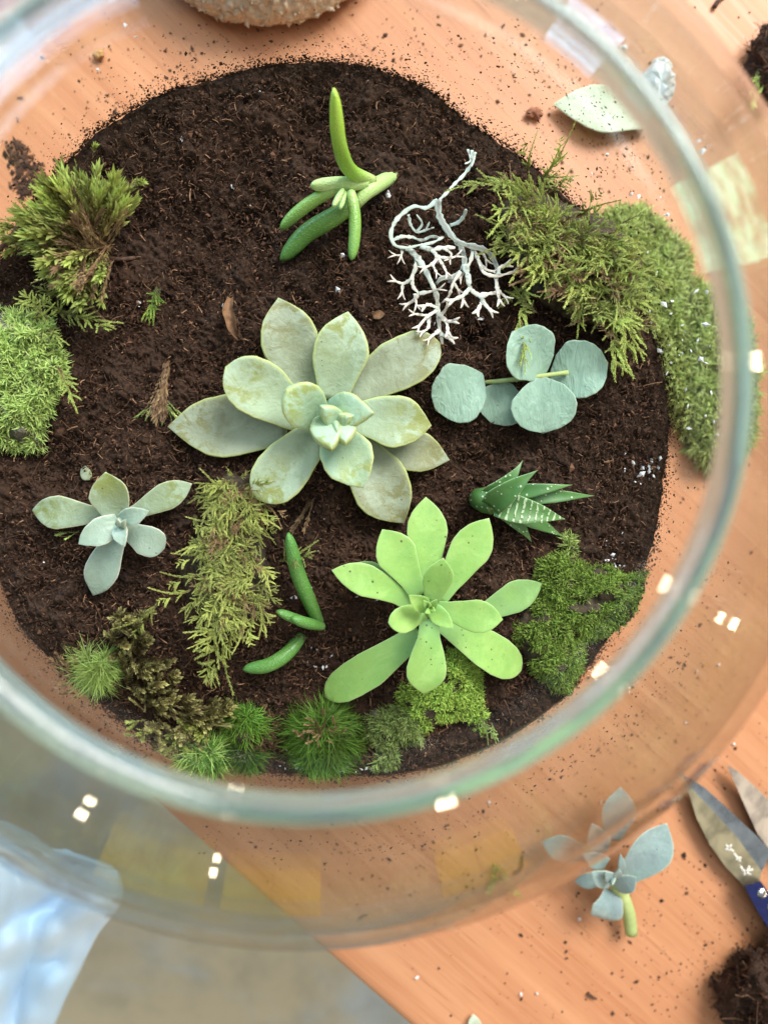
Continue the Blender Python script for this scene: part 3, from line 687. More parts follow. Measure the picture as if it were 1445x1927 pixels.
# lime rosette
r = thing('lime_rosette', 'bright lime green succulent rosette with smooth spoon shaped leaves in the lower middle', 'succulent', px(809, 1145))
stem(r, [(815, 1160, -0.006), (812, 1152, 0.010), (809, 1146, 0.026)], (18, 16, 9), 'stem')
for b, e, w, hb_, ht_, m_, kw in (
    ((875, 1168), (1020, 1098), 62, .006, .006, 'lime_dark', dict(prof='spoon', bow=.02)),
    ((764, 1128), (660, 1062), 58, .010, .010, 'lime_dark', dict(prof='spoon', bow=.02)),
    ((790, 1190), (612, 1311), 72, .010, .006, 'lime', dict(prof='blunt', bow=.05, roll=-.25)),
    ((826, 1165), (980, 1262), 76, .010, .004, 'lime', dict(prof='blunt', bow=.06, roll=.2)),
    ((805, 1110), (801, 935), 80, .013, .017, 'lime', dict(prof='spoon', bow=.02)),
    ((822, 1130), (920, 975), 78, .014, .020, 'lime', dict(prof='spoon', bow=.02)),
    ((790, 1120), (719, 996), 76, .017, .025, 'lime', dict(prof='spoon', bow=.02)),
    ((778, 1142), (624, 1073), 62, .015, .022, 'lime', dict(prof='spoon', bow=.02, side=.06)),
    ((808, 1165), (797, 1306), 80, .017, .018, 'lime', dict(prof='spoon', bow=.06)),
    ((818, 1145), (946, 1166), 66, .020, .026, 'lime', dict(prof='spoon', bow=.05)),
    ((800, 1150), (731, 1172), 52, .024, .032, 'lime', dict(prof='blunt', bow=.06)),
    ((812, 1130), (834, 1050), 58, .023, .036, 'lime', dict(prof='obovate', bow=.03)),
    ((802, 1143), (769, 1120), 34, .029, .037, 'lime', dict(prof='wedge', bow=.06, cup=.3)),
    ((812, 1146), (853, 1182), 36, .028, .035, 'lime', dict(prof='wedge', bow=.10, cup=.2)),
    ((808, 1142), (822, 1128), 18, .031, .037, 'lime', dict(prof='wedge', cup=.4)),
    ((806, 1142), (797, 1130), 16, .031, .037, 'lime', dict(prof='wedge', cup=.4)),
    ((808, 1144), (800, 1154), 15, .031, .036, 'lime', dict(prof='wedge', cup=.4)),
    ((810, 1143), (818, 1150), 14, .031, .036, 'lime', dict(prof='wedge', cup=.4)),
    ((808, 1142), (808, 1135), 8, .032, .037, 'lime', dict(prof='wedge', cup=.4))):
    add_leaf(r, b, e, w, hb_, ht_, m_, t=.0036 if w > 40 else .0022, edgew=10, top=.3, **kw)

# round leaved cutting on the right
r = thing('round_leaf_cutting', 'blue green cutting with round flat leaves lying on the soil near the white lichen', 'succulent', px(1025, 708))
stem(r, [(905, 720, .001), (950, 716, .006), (1018, 708, .012), (1068, 701, .014)], (4, 4.5, 5, 4.5), 'stem')
for b, e, w, hb_, ht_, kw in (
    ((962, 722), (925, 794), 100, .0025, .0035, dict()),
    ((908, 704), (822, 770), 112, .004, .006, dict(roll=.1)),
    ((1033, 709), (1140, 684), 112, .009, .011, dict()),
    ((1024, 708), (965, 627), 112, .011, .014, dict(roll=-.1)),
    ((1016, 707), (1022, 812), 128, .012, .010, dict(lobes=.06))):
    add_leaf(r, b, e, w, hb_, ht_, 'sedum', t=.0026, prof='round', bow=.05, edgew=14, top=.4, nu=34, **dict(dict(cup=.22, lobes=.07), **kw))

# spotted haworthia
r = thing('spotted_haworthia', 'small dark green aloe like plant with white spots lying on its side', 'succulent', px(915, 942))
stem(r, [(897, 938, .003), (908, 940, .006), (930, 945, .009)], (20, 25, 24), 'aloe')
for b, e, w, hb_, ht_, m_, kw in (
    ((930, 945), (1000, 1021), 44, .004, .003, 'aloe', dict(side=-.03)),
    ((950, 955), (1058, 1010), 38, .005, .003, 'aloe', dict()),
    ((915, 935), (983, 866), 44, .008, .013, 'aloe', dict(side=.06)),
    ((940, 932), (1119, 933), 44, .006, .008, 'aloe', dict(cup=.5)),
    ((950, 928), (1078, 912), 36, .010, .014, 'aloe', dict(cup=.4)),
    ((925, 950), (1011, 885), 56, .014, .022, 'aloe', dict(side=-.05)),
    ((935, 950), (1063, 977), 62, .013, .013, 'aloe_rows', dict(bow=.12))):
    kw = dict(dict(bow=.14, cup=.45), **kw)
    add_leaf(r, b, e, w*.88, hb_, ht_, m_, t=.0065, prof='spike', edgew=6, **kw)

# finger leaved plant at the top
r = thing('finger_plant', 'bright green plant with long finger shaped leaves sprouting from the soil near the top', 'succulent', px(735, 336))
stem(r, [(744, 331, -.002), (715, 345, .006), (690, 362, .012), (668, 386, .012)], (10, 14, 15, 10), 'finger_pale')
for b, e, w, hb_, ht_, m_, kw in (
    ((672, 378), (530, 489), 35, .008, .003, 'finger_dark', dict(mids=[(628, 408, .010), (578, 438, .007)])),
    ((690, 346), (585, 350), 26, .013, .018, 'finger_pale', dict()),
    ((642, 352), (529, 431), 24, .016, .014, 'finger_mid', dict(side=.05)),
    ((660, 362), (661, 489), 23, .017, .017, 'finger_mid', dict(side=-.06)),
    ((645, 358), (627, 389), 12, .020, .023, 'finger_pale', dict()),
    ((650, 362), (640, 394), 10, .018, .02, 'finger_pale', dict()),
    ((700, 340), (629, 169), 28, .011, .050, 'finger', dict(mids=[(662, 322, .020), (640, 275, .034)]))):
    if w == 28: kw['nu'] = 30
    add_leaf(r, b, e, w, hb_, ht_, m_, t=w*.19/1000*1.0, prof='finger', keel=1.0, top=1.0, cup=0, bow=.05 if 'mids' not in kw else 0, edgew=60, **kw)

# two lower finger cuttings
G_ = 'green finger leaf cuttings left of the lime rosette'
r = thing('finger_cutting', 'dark green finger leaf cutting with one tall leaf and two short ones', 'succulent', px(602, 1172), G_)
add_leaf(r, (600, 1172), (543, 1005), 29, .001, .016, 'sprig', t=.0055, prof='finger', keel=1., top=1., cup=0, edgew=60, mids=[(584, 1135, .006), (560, 1075, .012)], nu=28)
add_leaf(r, (597, 1178), (521, 1150), 20, .003, .010, 'sprig', t=.004, prof='finger', keel=1., top=1., cup=0, edgew=60)
add_leaf(r, (606, 1178), (549, 1163), 22, .005, .013, 'sprig', t=.004, prof='finger', keel=1., top=1., cup=0, edgew=60)
r = thing('finger_cutting', 'single curved green finger leaf lying half buried below the three leaved cutting', 'succulent', px(566, 1200), G_)
add_leaf(r, (568, 1196), (459, 1259), 28, -.001, .006, 'sprig', t=.0052, prof='finger', keel=1., top=1., cup=0, edgew=60, mids=[(548, 1222, .004), (510, 1250, .007)], nu=26)

# blue grey rosette on the table
r = thing('blue_rosette', 'blue grey succulent rosette with a cut stem lying on the table partly behind the bowl', 'succulent', tb(1155, 1660))
for b, e, w, hb_, ht_, kw in (
    ((1150, 1580), (1167, 1481), 68, .014, .016, dict(prof='obovate')),
    ((1106, 1606), (1019, 1584), 54, .010, .010, dict(prof='obovate')),
    ((1140, 1650), (1080, 1658), 34, .008, .006, dict(prof='obovate')),
    ((1172, 1650), (1254, 1549), 86, .014, .020, dict(prof='obovate', cup=.3)),
    ((1150, 1675), (1130, 1727), 66, .016, .014, dict(prof='blunt', bow=.15)),
    ((1130, 1605), (1113, 1549), 48, .020, .026, dict(prof='wedge')),
    ((1140, 1625), (1096, 1606), 36, .020, .026, dict(prof='wedge')),
    ((1150, 1660), (1112, 1640), 40, .022, .030, dict(prof='wedge')),
    ((1158, 1668), (1196, 1650), 40, .022, .030, dict(prof='wedge', roll=.4)),
    ((1168, 1648), (1166, 1605), 16, .022, .032, dict(prof='lance')),
    ((1152, 1655), (1138, 1640), 24, .026, .034, dict(prof='wedge')),
    ((1154, 1652), (1164, 1636), 22, .026, .034, dict(prof='wedge')),
    ((1150, 1652), (1152, 1664), 18, .026, .034, dict(prof='wedge'))):
    add_leaf(r, b, e, w, hb_, ht_, 'blue', t=.005 if w > 40 else .0035, on=tb, bow=kw.pop('bow', .06), edgew=9, **kw)
st = stem(r, [(1158, 1660, .018), (1172, 1690, .013), (1183, 1725, .009), (1187, 1756, .008)], (14, 14, 13.5, 12.5), 'stem', tb, n=14)
P = np.array([tb(1184.5, 1733, .0105), tb(1187, 1750, .0100), tb(1187.8, 1757, .0085)]); V, Fs = tube(P, np.array([.0011, .0021, .0023]), 10, 0.5)
put('cut_end', V, Fs, M['cut'], st if False else r)
# blade like wedge fallen leaf, dry leaves, chips
r = tag(add_leaf(None, (1222, 222), (1040, 196), 88, .004, .004, 'pale_leaf', on=tb, t=.006, prof='lance', bow=.04, nu=40, name='fallen_leaf'), 'thick pale green leaf lying on the table behind the glass at the upper right', 'leaf')
r = tag(add_leaf(None, (158, 880), (169, 903), 21, .000, .002, 'ghost_old', t=.004, prof='blunt', bow=.1, name='leaf_bud'), 'tiny pale green leaf poking out of the soil above the small rosette', 'leaf')
M['dry'] = simple('dry_leaf', (0.26, 0.135, 0.065), 0.8, 0.6, 300, bmp=0.0005)
r = tag(add_leaf(None, (434, 562), (449, 641), 21, .006, .003, 'dry', t=.0014, prof='lance', bow=.16, cup=1.1, lobes=.2, side=.08, name='dry_leaf'), 'curled dry brown leaf on the soil above the large rosette', 'leaf')
r = tag(add_leaf(None, (702, 596), (724, 590), 16, .003, .003, 'dry', t=.001, prof='lance', bow=.1, cup=.4, name='leaf_chip'), 'small reddish brown chip on the soil above the large rosette', 'leaf chip')

# ------------------------------------------------------------------ lichen
def lichen():
    sc = lambda q: (500+q[0]/2.89, 120+q[1]/2.89)
    L = [([(1120,470),(1122,530),(1080,600),(1030,650),(985,700),(935,750)], 4, .010, .012),
         ([(1098,465),(1110,530),(1080,545)], 2.5, .010, .013), ([(1140,480),(1132,520),(1118,560)], 2.5, .012, .013),
         ([(935,740),(870,785),(810,775),(750,810),(700,865),(680,940),(700,985),(760,1000),(840,985),(900,975),(970,940)], 4.2, .012, .010),
         ([(935,740),(945,830),(985,900),(1030,960),(1090,985),(1150,1000),(1215,1030),(1250,1090),(1265,1150)], 7, .012, .010),
         ([(1000,880),(1050,860),(1080,820),(1087,790)], 4, .010, .017),
         ([(985,900),(1060,1000),(1080,1060),(1060,1130),(1010,1160),(950,1170),(925,1200)], 6, .008, .006),
         ([(1060,1130),(1020,1190),(1000,1250),(985,1280)], 4, .008, .006), ([(1020,1190),(1050,1235)], 3, .007, .006),
         ([(770,1000),(820,1050),(860,1110),(895,1180),(925,1250),(935,1330),(940,1400),(950,1470),(960,1525)], 6, .008, .009),
         ([(820,1050),(815,1110),(795,1160),(805,1220),(830,1250),(800,1290),(765,1310)], 4.5, .008, .008),
         ([(795,1170),(745,1195),(700,1180)], 3.5, .010, .010), ([(745,1195),(740,1250)], 3, .010, .010), ([(830,1250),(890,1240),(945,1225)], 3.5, .010, .010), ([(810,1250),(820,1315)], 3, .01, .01),
         ([(740,990),(735,1040),(700,1040)], 3, .010, .010), ([(735,1040),(735,1055)], 3, .01, .01),
         ([(775,820),(790,880),(820,915),(870,905),(915,890)], 3, .006, .006), ([(820,915),(850,870),(820,820)], 2.6, .006, .007), ([(790,880),(770,840)], 2.5, .006, .006), ([(870,905),(890,860)], 2.5, .006, .006),
         ([(790,940),(850,960),(900,940),(960,950)], 3.5, .005, .006), ([(690,960),(740,940),(800,945)], 5, .005, .005),
         ([(840,990),(900,1010),(960,1000),(1030,1000)], 5, .010, .010), ([(900,1010),(930,1050),(905,1090),(860,1110)], 4, .010, .012), ([(930,1050),(960,1090),(985,1140)], 3.5, .010, .012), ([(905,1090),(930,1140)], 3.5, .012, .013), ([(960,1000),(1010,1040),(1000,1060)], 3.5, .01, .01), ([(930,1050),(1010,1055),(1040,1045)], 3.5, .01, .011),
         ([(1130,1000),(1110,1080),(1060,1160)], 4, .010, .007), ([(1130,1000),(1160,1080),(1180,1130),(1250,1155),(1300,1145),(1350,1130)], 4, .010, .013), ([(1160,1080),(1200,1120),(1240,1130)], 3.5, .01, .011), ([(1180,1030),(1200,1070)], 3, .01, .01),
         ([(1250,1155),(1258,1220),(1270,1290)], 4.5, .011, .013), ([(1258,1230),(1305,1270)], 4, .012, .013), ([(1265,1150),(1270,1110),(1305,1095)], 4, .012, .014),
         ([(1080,1090),(1100,1160),(1110,1220),(1165,1260),(1215,1250),(1262,1245)], 6, .009, .012), ([(1165,1260),(1185,1300),(1225,1345)], 5, .012, .014), ([(1180,1285),(1150,1345)], 4.5, .012, .014), ([(1110,1220),(1070,1260),(1010,1290)], 5, .011, .013), ([(1070,1260),(1075,1295)], 4, .012, .013),
         ([(935,1330),(880,1310),(860,1320)], 4, .010, .012), ([(935,1340),(885,1370),(830,1430)], 4, .010, .013), ([(885,1370),(805,1360)], 3.5, .010, .013), ([(885,1370),(880,1440),(850,1460)], 4, .010, .013), ([(940,1380),(975,1340),(980,1330)], 3.5, .010, .012), ([(940,1360),(985,1400),(1020,1400)], 4.5, .010, .013), ([(985,1400),(990,1460)], 4, .011, .013),
         ([(945,1450),(905,1480),(885,1500)], 4, .010, .012), ([(950,1470),(1005,1495)], 4.5, .01, .012)]
    root = thing('lichen', 'white branching lichen twig resting on the soil beside the round leaved cutting', 'lichen', px(860, 480))
    m, nt, b = new_mat('lichen_white'); v = coords(nt); d = attr(nt); b.inputs['Roughness'].default_value = 0.75
    c = mixc(nt, ramp(nt, d[1], 0, 1), (0.44, 0.53, 0.47), (0.68, 0.62, 0.53)); c = mixc(nt, ramp(nt, noise(nt, v, 350, 4), 0.54, 0.66, 0, 0.7), c, (0.20, 0.17, 0.14))
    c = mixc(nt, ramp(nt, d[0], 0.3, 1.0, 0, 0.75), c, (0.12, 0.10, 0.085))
    lk(nt, c, b.inputs['Base Color']); bump(nt, b, noise(nt, v, 500, 3), 0.6, 0.0006)
    for k, (pts, rp, h0, h1) in enumerate(L):
        n = 4*len(pts); hh = np.linspace(h0, h1, len(pts))
        P = smooth_path(np.array([px(*sc(q), h) for q, h in zip(pts, hh)]), n); rad = np.linspace(1.0, 0.62, n)*rp*0.2e-3*0.92; rad = rad*(1+.35*rng.normal(size=n)*.6).clip(.6, 1.5); rad[-2:] *= np.array([1.05, .7])
        V, Fs = tube(P, rad, 8, 0.24); D = np.zeros((len(V), 3)); t = np.repeat(np.linspace(0, 1, n), 8)
        D[:len(t), 1] = np.clip(t*0.8+(0.3 if rp < 5 else 0), 0, 1)*(0.25 if (pts[0][1] < 960) else 1)
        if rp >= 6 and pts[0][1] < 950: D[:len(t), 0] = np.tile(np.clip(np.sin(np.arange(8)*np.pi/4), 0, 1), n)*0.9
        put('branch', V, Fs, m, root, P[0], True, D)
        # forked tips
        if rp < 5.5 and pts[-1][1] > 1000:
            e = P[-1]; d0 = unit(P[-1]-P[-3])
            for sgn in (-1, 1):
                dd = Matrix.Rotation(sgn*0.55, 3, 'Z') @ Vector(d0); Q = np.array([e-d0*0.0004, e+np.array(dd)*0.0014, e+np.array(dd)*0.0027+np.array([0, 0, .0004])])
                V2, F2 = tube(Q, np.array([rad[-4]*.9, rad[-4]*.7, rad[-4]*.3]), 6, 0.5); D2 = np.zeros((len(V2), 3)); D2[:, 1] = 1
                put('branch_tip', V2, F2, m, root, Q[0], True, D2)
lichen()

# ------------------------------------------------------------------ mosses
def frond_mesh(kind, seed):
    g = np.random.default_rng(seed); parts = []
    def shoot(p0, d0, up, L, nl, ll, droop, u0=0.0):
        n = 9; t = np.linspace(0, 1, n); sd = np.cross(up, d0)
        bend = g.normal(0, 0.30)
        P = p0+d0*(t*L)[:, None]+up*(L*(0.35*t*(1-t)*g.uniform(.4, 1.2)-droop*t*t))[:, None]+sd*(bend*L*t*t)[:, None]
        V, Fs = tube(P, np.linspace(0.016, 0.006, n)*(0.7+0.3*L), 4, caps=False)
        D = np.zeros((len(V), 3)); D[:, 1] = u0+np.repeat(t, 4)*(0.7-u0); D[:, 2] = g.random(); parts.append((V, Fs, D))
        for k in range(nl):
            tt = (k+0.5)/nl; c = np.array([np.interp(tt, t, P[:, q]) for q in range(3)]); i = min(n-2, int(tt*(n-1))); T = unit(P[i+1]-P[i])
            s = (1 if k % 2 else -1); an = g.uniform(.35, .8); l = ll*L**0.5*(1.05-0.6*tt)*g.uniform(.75, 1.25)
            rolla = g.uniform(-.7, .9); side = unit(np.cross(up, T)); dirn = unit(T*math.cos(an)+s*side*math.sin(an)*math.cos(rolla)+up*math.sin(an)*math.sin(rolla))
            wv = unit(np.cross(dirn, up+0.3*g.normal(size=3)))*l*0.17
            a = c; m1 = c+dirn*l*0.45+up*l*0.08; e = c+dirn*l
            Vv = np.array([a, m1+wv, m1-wv, e-up*l*0.06]); r_ = g.random()
            parts.append((Vv, [np.array([[0, 1, 2], [1, 3, 2]])], np.array([[0, u0+tt*(1-u0)*.8, r_], [0, u0+tt*(1-u0)*.9+.05, r_], [0, u0+tt*(1-u0)*.9+.05, r_], [0, min(1, u0+tt*(1-u0)*.9+.2), r_]])))
    X = np.array([1.0, 0, 0]); Zu = np.array([0, 0, 1.0])
    if kind == 'feather':
        shoot(np.zeros(3), X, Zu, 1.0, 120, 0.085, 0.14)
        for k in range(12):
            t = g.uniform(.1, .85); s = 1 if k % 2 else -1; an = g.uniform(.45, .95)
            shoot(np.array([t, 0, 0.3*t*(1-t)-.1*t*t]), np.array([math.cos(an), s*math.sin(an), g.uniform(-.25, .55)]), Zu, g.uniform(.16, .36)*(1.15-.55*t), 34, 0.115, g.uniform(-.1, .3), t*.7)
    elif kind == 'tuft':     # bare stem with a leafy head
        shoot(np.zeros(3), X, Zu, 1.0, 20, 0.16, 0.06)
        for k in range(60):
            t = 0.5+0.5*g.random()**0.8; an = g.uniform(.2, .9); az = g.uniform(0, 2*np.pi); l = g.uniform(.14, .24)
            c = np.array([t*.94, 0, .3*t*(1-t)]); dirn = np.array([math.cos(an), math.sin(an)*math.cos(az), math.sin(an)*math.sin(az)])
            wv = unit(np.cross(dirn, g.normal(size=3)))*l*0.16; m1 = c+dirn*l*.5; r_ = g.random()
            parts.append((np.array([c, m1+wv, m1-wv, c+dirn*l]), [np.array([[0, 1, 2], [1, 3, 2]])], np.array([[0, t*.75, r_], [0, t*.9, r_], [0, t*.9, r_], [0, 1, r_]])))
    elif kind == 'bud':      # short stubby shoot with overlapping leaves
        shoot(np.zeros(3), X, Zu, 1.0, 10, 0.15, 0.0)
        for k in range(70):
            t = 0.15+0.85*g.random(); an = g.uniform(.25, .6); az = g.uniform(0, 2*np.pi); l = g.uniform(.2, .34)*(1.1-.45*t)
            c = np.array([t*.85, .05*math.cos(az), .05*math.sin(az)+.3*t*(1-t)]); dirn = np.array([math.cos(an), math.sin(an)*math.cos(az), math.sin(an)*math.sin(az)])
            wv = unit(np.cross(dirn, np.array([0, -math.sin(az), math.cos(az)])+0.2*g.normal(size=3)))*0
            wv = np.array([0, -math.sin(az), math.cos(az)])*l*0.24; m1 = c+dirn*l*.5; r_ = g.random()
            parts.append((np.array([c, m1+wv, m1-wv, c+dirn*l]), [np.array([[0, 1, 2], [1, 3, 2]])], np.array([[0, t*.6, r_], [0, t*.8, r_], [0, t*.8, r_], [0, min(1, t+.15), r_]])))
    V, Fs, D = join(parts)
    return V, Fs, D
FR = {}
def frond_variants(kind, mat, n=5):
    key = (kind, mat)
    if key not in FR:
        FR[key] = []
        for k in range(n):
            V, Fs, D = frond_mesh(kind, 100+k*7+hash_(kind)); me = mk(kind+'_frond', V, Fs, False, D); me.materials.append(M[mat]); FR[key].append(me)
    return FR[key]
def hash_(s): return sum(ord(ch)*(i+3) for i, ch in enumerate(s)) % 1000
def place_frond(root, kind, mat, p0, p1, wide=1.0, roll=None, name='frond'):
    me = rnd.choice(frond_variants(kind, mat)); p0 = np.asarray(p0); p1 = np.asarray(p1)
    d = p1-p0; L = np.linalg.norm(d); X = d/L; Yv = unit(np.cross((0, 0, 1), X)); Zv = np.cross(X, Yv)
    ro = rnd.uniform(-.6, .6) if roll is None else roll; Y2 = Yv*math.cos(ro)+Zv*math.sin(ro); Z2 = Zv*math.cos(ro)-Yv*math.sin(ro)
    o = bpy.data.objects.new(name, me); COL.objects.link(o); o.parent = root
    sw = L*wide; loc = p0-np.array(root.location)
    o.matrix_basis = Matrix(((X[0]*L, Y2[0]*sw, Z2[0]*sw, loc[0]), (X[1]*L, Y2[1]*sw, Z2[1]*sw, loc[1]), (X[2]*L, Y2[2]*sw, Z2[2]*sw, loc[2]), (0, 0, 0, 1)))
    return o
def fr(root, kind, mat, a, b, ha=.004, hb2=.008, wide=1.0, on=px, **kw):
    return place_frond(root, kind, mat, on(a[0], a[1], ha), on(b[0], b[1], hb2), wide, **kw)

def mound(root, poly, height, mat, on=px, name='moss_base', n=1500, power=0.5):
    # lumpy cushion under a patch of moss, following the outline of the patch
    poly = np.array(poly, float); lo, hi = poly.min(0), poly.max(0); step = max(5.0, math.sqrt((hi-lo).prod()/n))
    gx = np.arange(lo[0], hi[0]+step, step); gy = np.arange(lo[1], hi[1]+step, step)
    X, Y = np.meshgrid(gx, gy); P = np.stack([X.ravel(), Y.ravel()], 1); ins = inpoly(P, poly); dist = edge_dist(P, poly)
    V = []
    for q, i_, d_ in zip(P, ins, dist):
        h = height*min(1, (d_/40))**power*(0.8+.5*vn(q[0]/14, q[1]/14, 3)) if i_ else -0.002
        V.append(on(q[0], q[1], max(h, -0.002)))
    V = np.array(V); nx, ny = len(gx), len(gy); i = np.arange(ny-1)[:, None]; j = np.arange(nx-1)[None]
    Fq = np.stack([i*nx+j, (i+1)*nx+j, (i+1)*nx+j+1, i*nx+j+1], -1).reshape(-1, 4)
    near = ins | (dist < step*1.1); keep = near[Fq].all(1); Fq = Fq[keep]
    used = np.unique(Fq); mp = np.full(len(V), -1); mp[used] = np.arange(len(used))
    return put(name, V[used], mp[Fq], M[mat], root)
def blades(Ps, Ns, Ls, wid, spread, per, curl=0.4, segs=2, g=rng, tipbias=None):
    Vs, Fs, Ds = [], [], []; nb = 0
    n = len(Ps)*per; Pb = np.repeat(Ps, per, 0); Nb = np.repeat(Ns, per, 0); L = np.repeat(Ls, per)*g.uniform(.6, 1.25, n)
    d = Nb+spread*g.normal(size=(n, 3)); d /= np.linalg.norm(d, axis=1)[:, None]
    w = np.cross(d, g.normal(size=(n, 3))); w /= np.maximum(1e-9, np.linalg.norm(w, axis=1))[:, None]
    cv = np.cross(w, d)*np.sign(g.normal(size=n))[:, None]
    rows = []; data = []; rr_ = np.repeat(g.random(len(Ps)), per)*.6+.4*g.random(n)
    for k in range(segs+1):
        t = k/segs; C = Pb+d*(L*t)[:, None]+cv*(L*curl*t*t)[:, None]; C[:, 2] -= L*curl*.35*t*t
        if k < segs:
            wk = wid*(1-.5*t); rows += [C+w*wk, C-w*wk]; data += [t, t]
        else: rows.append(C); data.append(1)
    V = np.stack(rows, 1); m = V.shape[1]; idxq = [(2*k, 2*k+1, 2*k+3, 2*k+2) for k in range(segs-1)]; idxt = [(2*segs-2, 2*segs-1, 2*segs)]
    off = m*np.arange(n)[:, None, None]
    out = []
    if idxq: out.append((np.array(idxq)[None]+off).reshape(-1, 4))
    out.append((np.array(idxt)[None]+off).reshape(-1, 3))
    D = np.zeros((n, m, 3)); D[:, :, 1] = np.array(data)[None]; D[:, :, 2] = rr_[:, None]
    return V.reshape(-1, 3), out, D.reshape(-1, 3)
def mat_moss(root, poly, height, mat, ntuft, L=.0035, per=7, on=px, wid=.00028, base='moss_soil', bald=0.0, spread=.55, curl=.5):
    mound(root, poly, height, base, on)
    Q = sample_poly(poly, ntuft); d = edge_dist(Q, poly)
    if bald: keep = (vn(Q[:, 0]/22, Q[:, 1]/22, 9)+.5) > bald; Q, d = Q[keep], d[keep]
    c = np.array(poly).mean(0); Ps, Ns = [], []
    for q, d_ in zip(Q, d):
        h = height*min(1, d_/40)**.5*(0.8+.5*vn(q[0]/14, q[1]/14, 3)); p = on(q[0], q[1], h); Ps.append(p)
        ou = (q-c)/max(1, np.linalg.norm(q-c)); k = max(0, 1-d_/45)*.9; Ns.append(unit((ou[0]*k+.15*rng.normal(), -ou[1]*k+.15*rng.normal(), 1)))
    V, Fs, D = blades(np.array(Ps), np.array(Ns), np.full(len(Ps), L), wid, spread, per, curl)
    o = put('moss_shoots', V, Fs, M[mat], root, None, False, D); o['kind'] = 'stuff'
def cushion(root, cpx, rpx, height, mat, n, L=.012, on=px, base='moss_soil', part=(0, 2*np.pi), ctr=None, wid=.00020, squash=1.0):
    a = rng.uniform(part[0], part[1], n); s = rng.random(n)**.5; Ps, Ns = [], []
    c3 = on(cpx[0], cpx[1], 0); k = mpp(c3)
    for aa, ss in zip(a, s):
        r_ = ss*rpx*.72; q = (cpx[0]+r_*math.cos(aa), cpx[1]+r_*math.sin(aa)*squash); Ps.append(on(q[0], q[1], height*(1-ss**2)*.8))
        Ns.append(unit((ss*1.15*math.cos(aa), -ss*1.15*math.sin(aa), 1.05-ss*.85)))
    th = np.linspace(0, 2*np.pi, 20, endpoint=False)
    mound(root, [(cpx[0]+rpx*.78*math.cos(t), cpx[1]+rpx*.78*squash*math.sin(t)) for t in th], height*.75, base, on, n=300)
    Ps = np.array(Ps); Ns = np.array(Ns); f = 420.0
    Ns = Ns+np.array([.1, -.45, -.1])+2.0*np.stack([vn(Ps[:, 0]*f, Ps[:, 1]*f, 61), vn(Ps[:, 0]*f, Ps[:, 1]*f, 62), 0.5*vn(Ps[:, 0]*f, Ps[:, 1]*f, 63)], 1)
    keep = (vn(Ps[:, 0]*260, Ps[:, 1]*260, 64)+.5 > .22); Ps, Ns = Ps[keep], Ns[keep]; Ns /= np.linalg.norm(Ns, axis=1)[:, None]
    V, Fs, D = blades(Ps, Ns, L*(.8+.7*(vn(Ps[:, 0]*f, Ps[:, 1]*f, 65)+.3)), wid, .20, 1, .95, 4)
    D[:, 2] = np.clip(np.repeat(vn(Ps[:, 0]*300, Ps[:, 1]*300, 66)+.5, 9)*.7+.3*D[:, 2], 0, 1)
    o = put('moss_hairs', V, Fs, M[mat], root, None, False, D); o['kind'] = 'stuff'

# feathery moss on the upper right
r = thing('feather_moss', 'large tangled clump of yellow green feathery moss at the right edge of the soil', 'moss', px(1080, 500))
mound(r, [(930,390),(980,350),(1060,380),(1150,420),(1200,480),(1205,560),(1190,640),(1130,620),(1060,600),(1000,560),(950,470)], .012, 'moss_soil')
for a, b, ha, h2 in (((985,350),(850,352),.012,.020),((1000,370),(905,340),.014,.02),((1010,400),(960,330),.014,.022),((1030,440),(1010,335),.016,.026),((1040,440),(1045,365),.018,.026),((1080,450),(1165,415),.018,.022),((1090,470),(1130,380),.016,.022),
    ((1000,450),(905,440),.012,.014),((1000,470),(925,480),.010,.012),((985,520),(978,640),.010,.012),((978,600),(985,690),.010,.018),((985,540),(940,570),.008,.008),((1120,480),(1215,520),.018,.016),((1130,500),(1222,590),.018,.014),((1150,540),(1190,700),.018,.012),((1140,560),(1165,715),.016,.012),((1150,560),(1205,680),.014,.012),((1100,520),(1080,610),.016,.014),((1090,540),(1060,575),.016,.014),((1050,500),(1020,560),.016,.014),((1130,440),(1190,470),.02,.02),((1150,470),(1210,540),.02,.018),((1160,560),(1215,640),.016,.012),((1170,420),(1218,400),.012,.012)):
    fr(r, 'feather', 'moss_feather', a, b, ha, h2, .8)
for _ in range(125):
    t = rnd.random(); cx, cy = 990+t*190+rnd.gauss(0, 25), 400+t*150+rnd.gauss(0, 40)
    an = rnd.uniform(0, 2*math.pi); l = rnd.uniform(45, 95)
    fr(r, 'feather', 'moss_olive' if rnd.random() < .4 else 'moss_feather', (cx, cy), (cx+l*math.cos(an), cy+l*math.sin(an)*.8), rnd.uniform(.008, .014), rnd.uniform(.012, .026), .9)
for _ in range(95):
    t = rnd.random(); cx, cy = 975+t*200+rnd.gauss(0, 22), 410+t*170+rnd.gauss(0, 38)
    an = rnd.uniform(0, 2*math.pi); l = rnd.uniform(35, 75)
    fr(r, 'feather', 'moss_dead', (cx, cy), (cx+l*math.cos(an), cy+l*math.sin(an)*.8), rnd.uniform(.009, .014), rnd.uniform(.012, .023), .7, name='dead_frond')
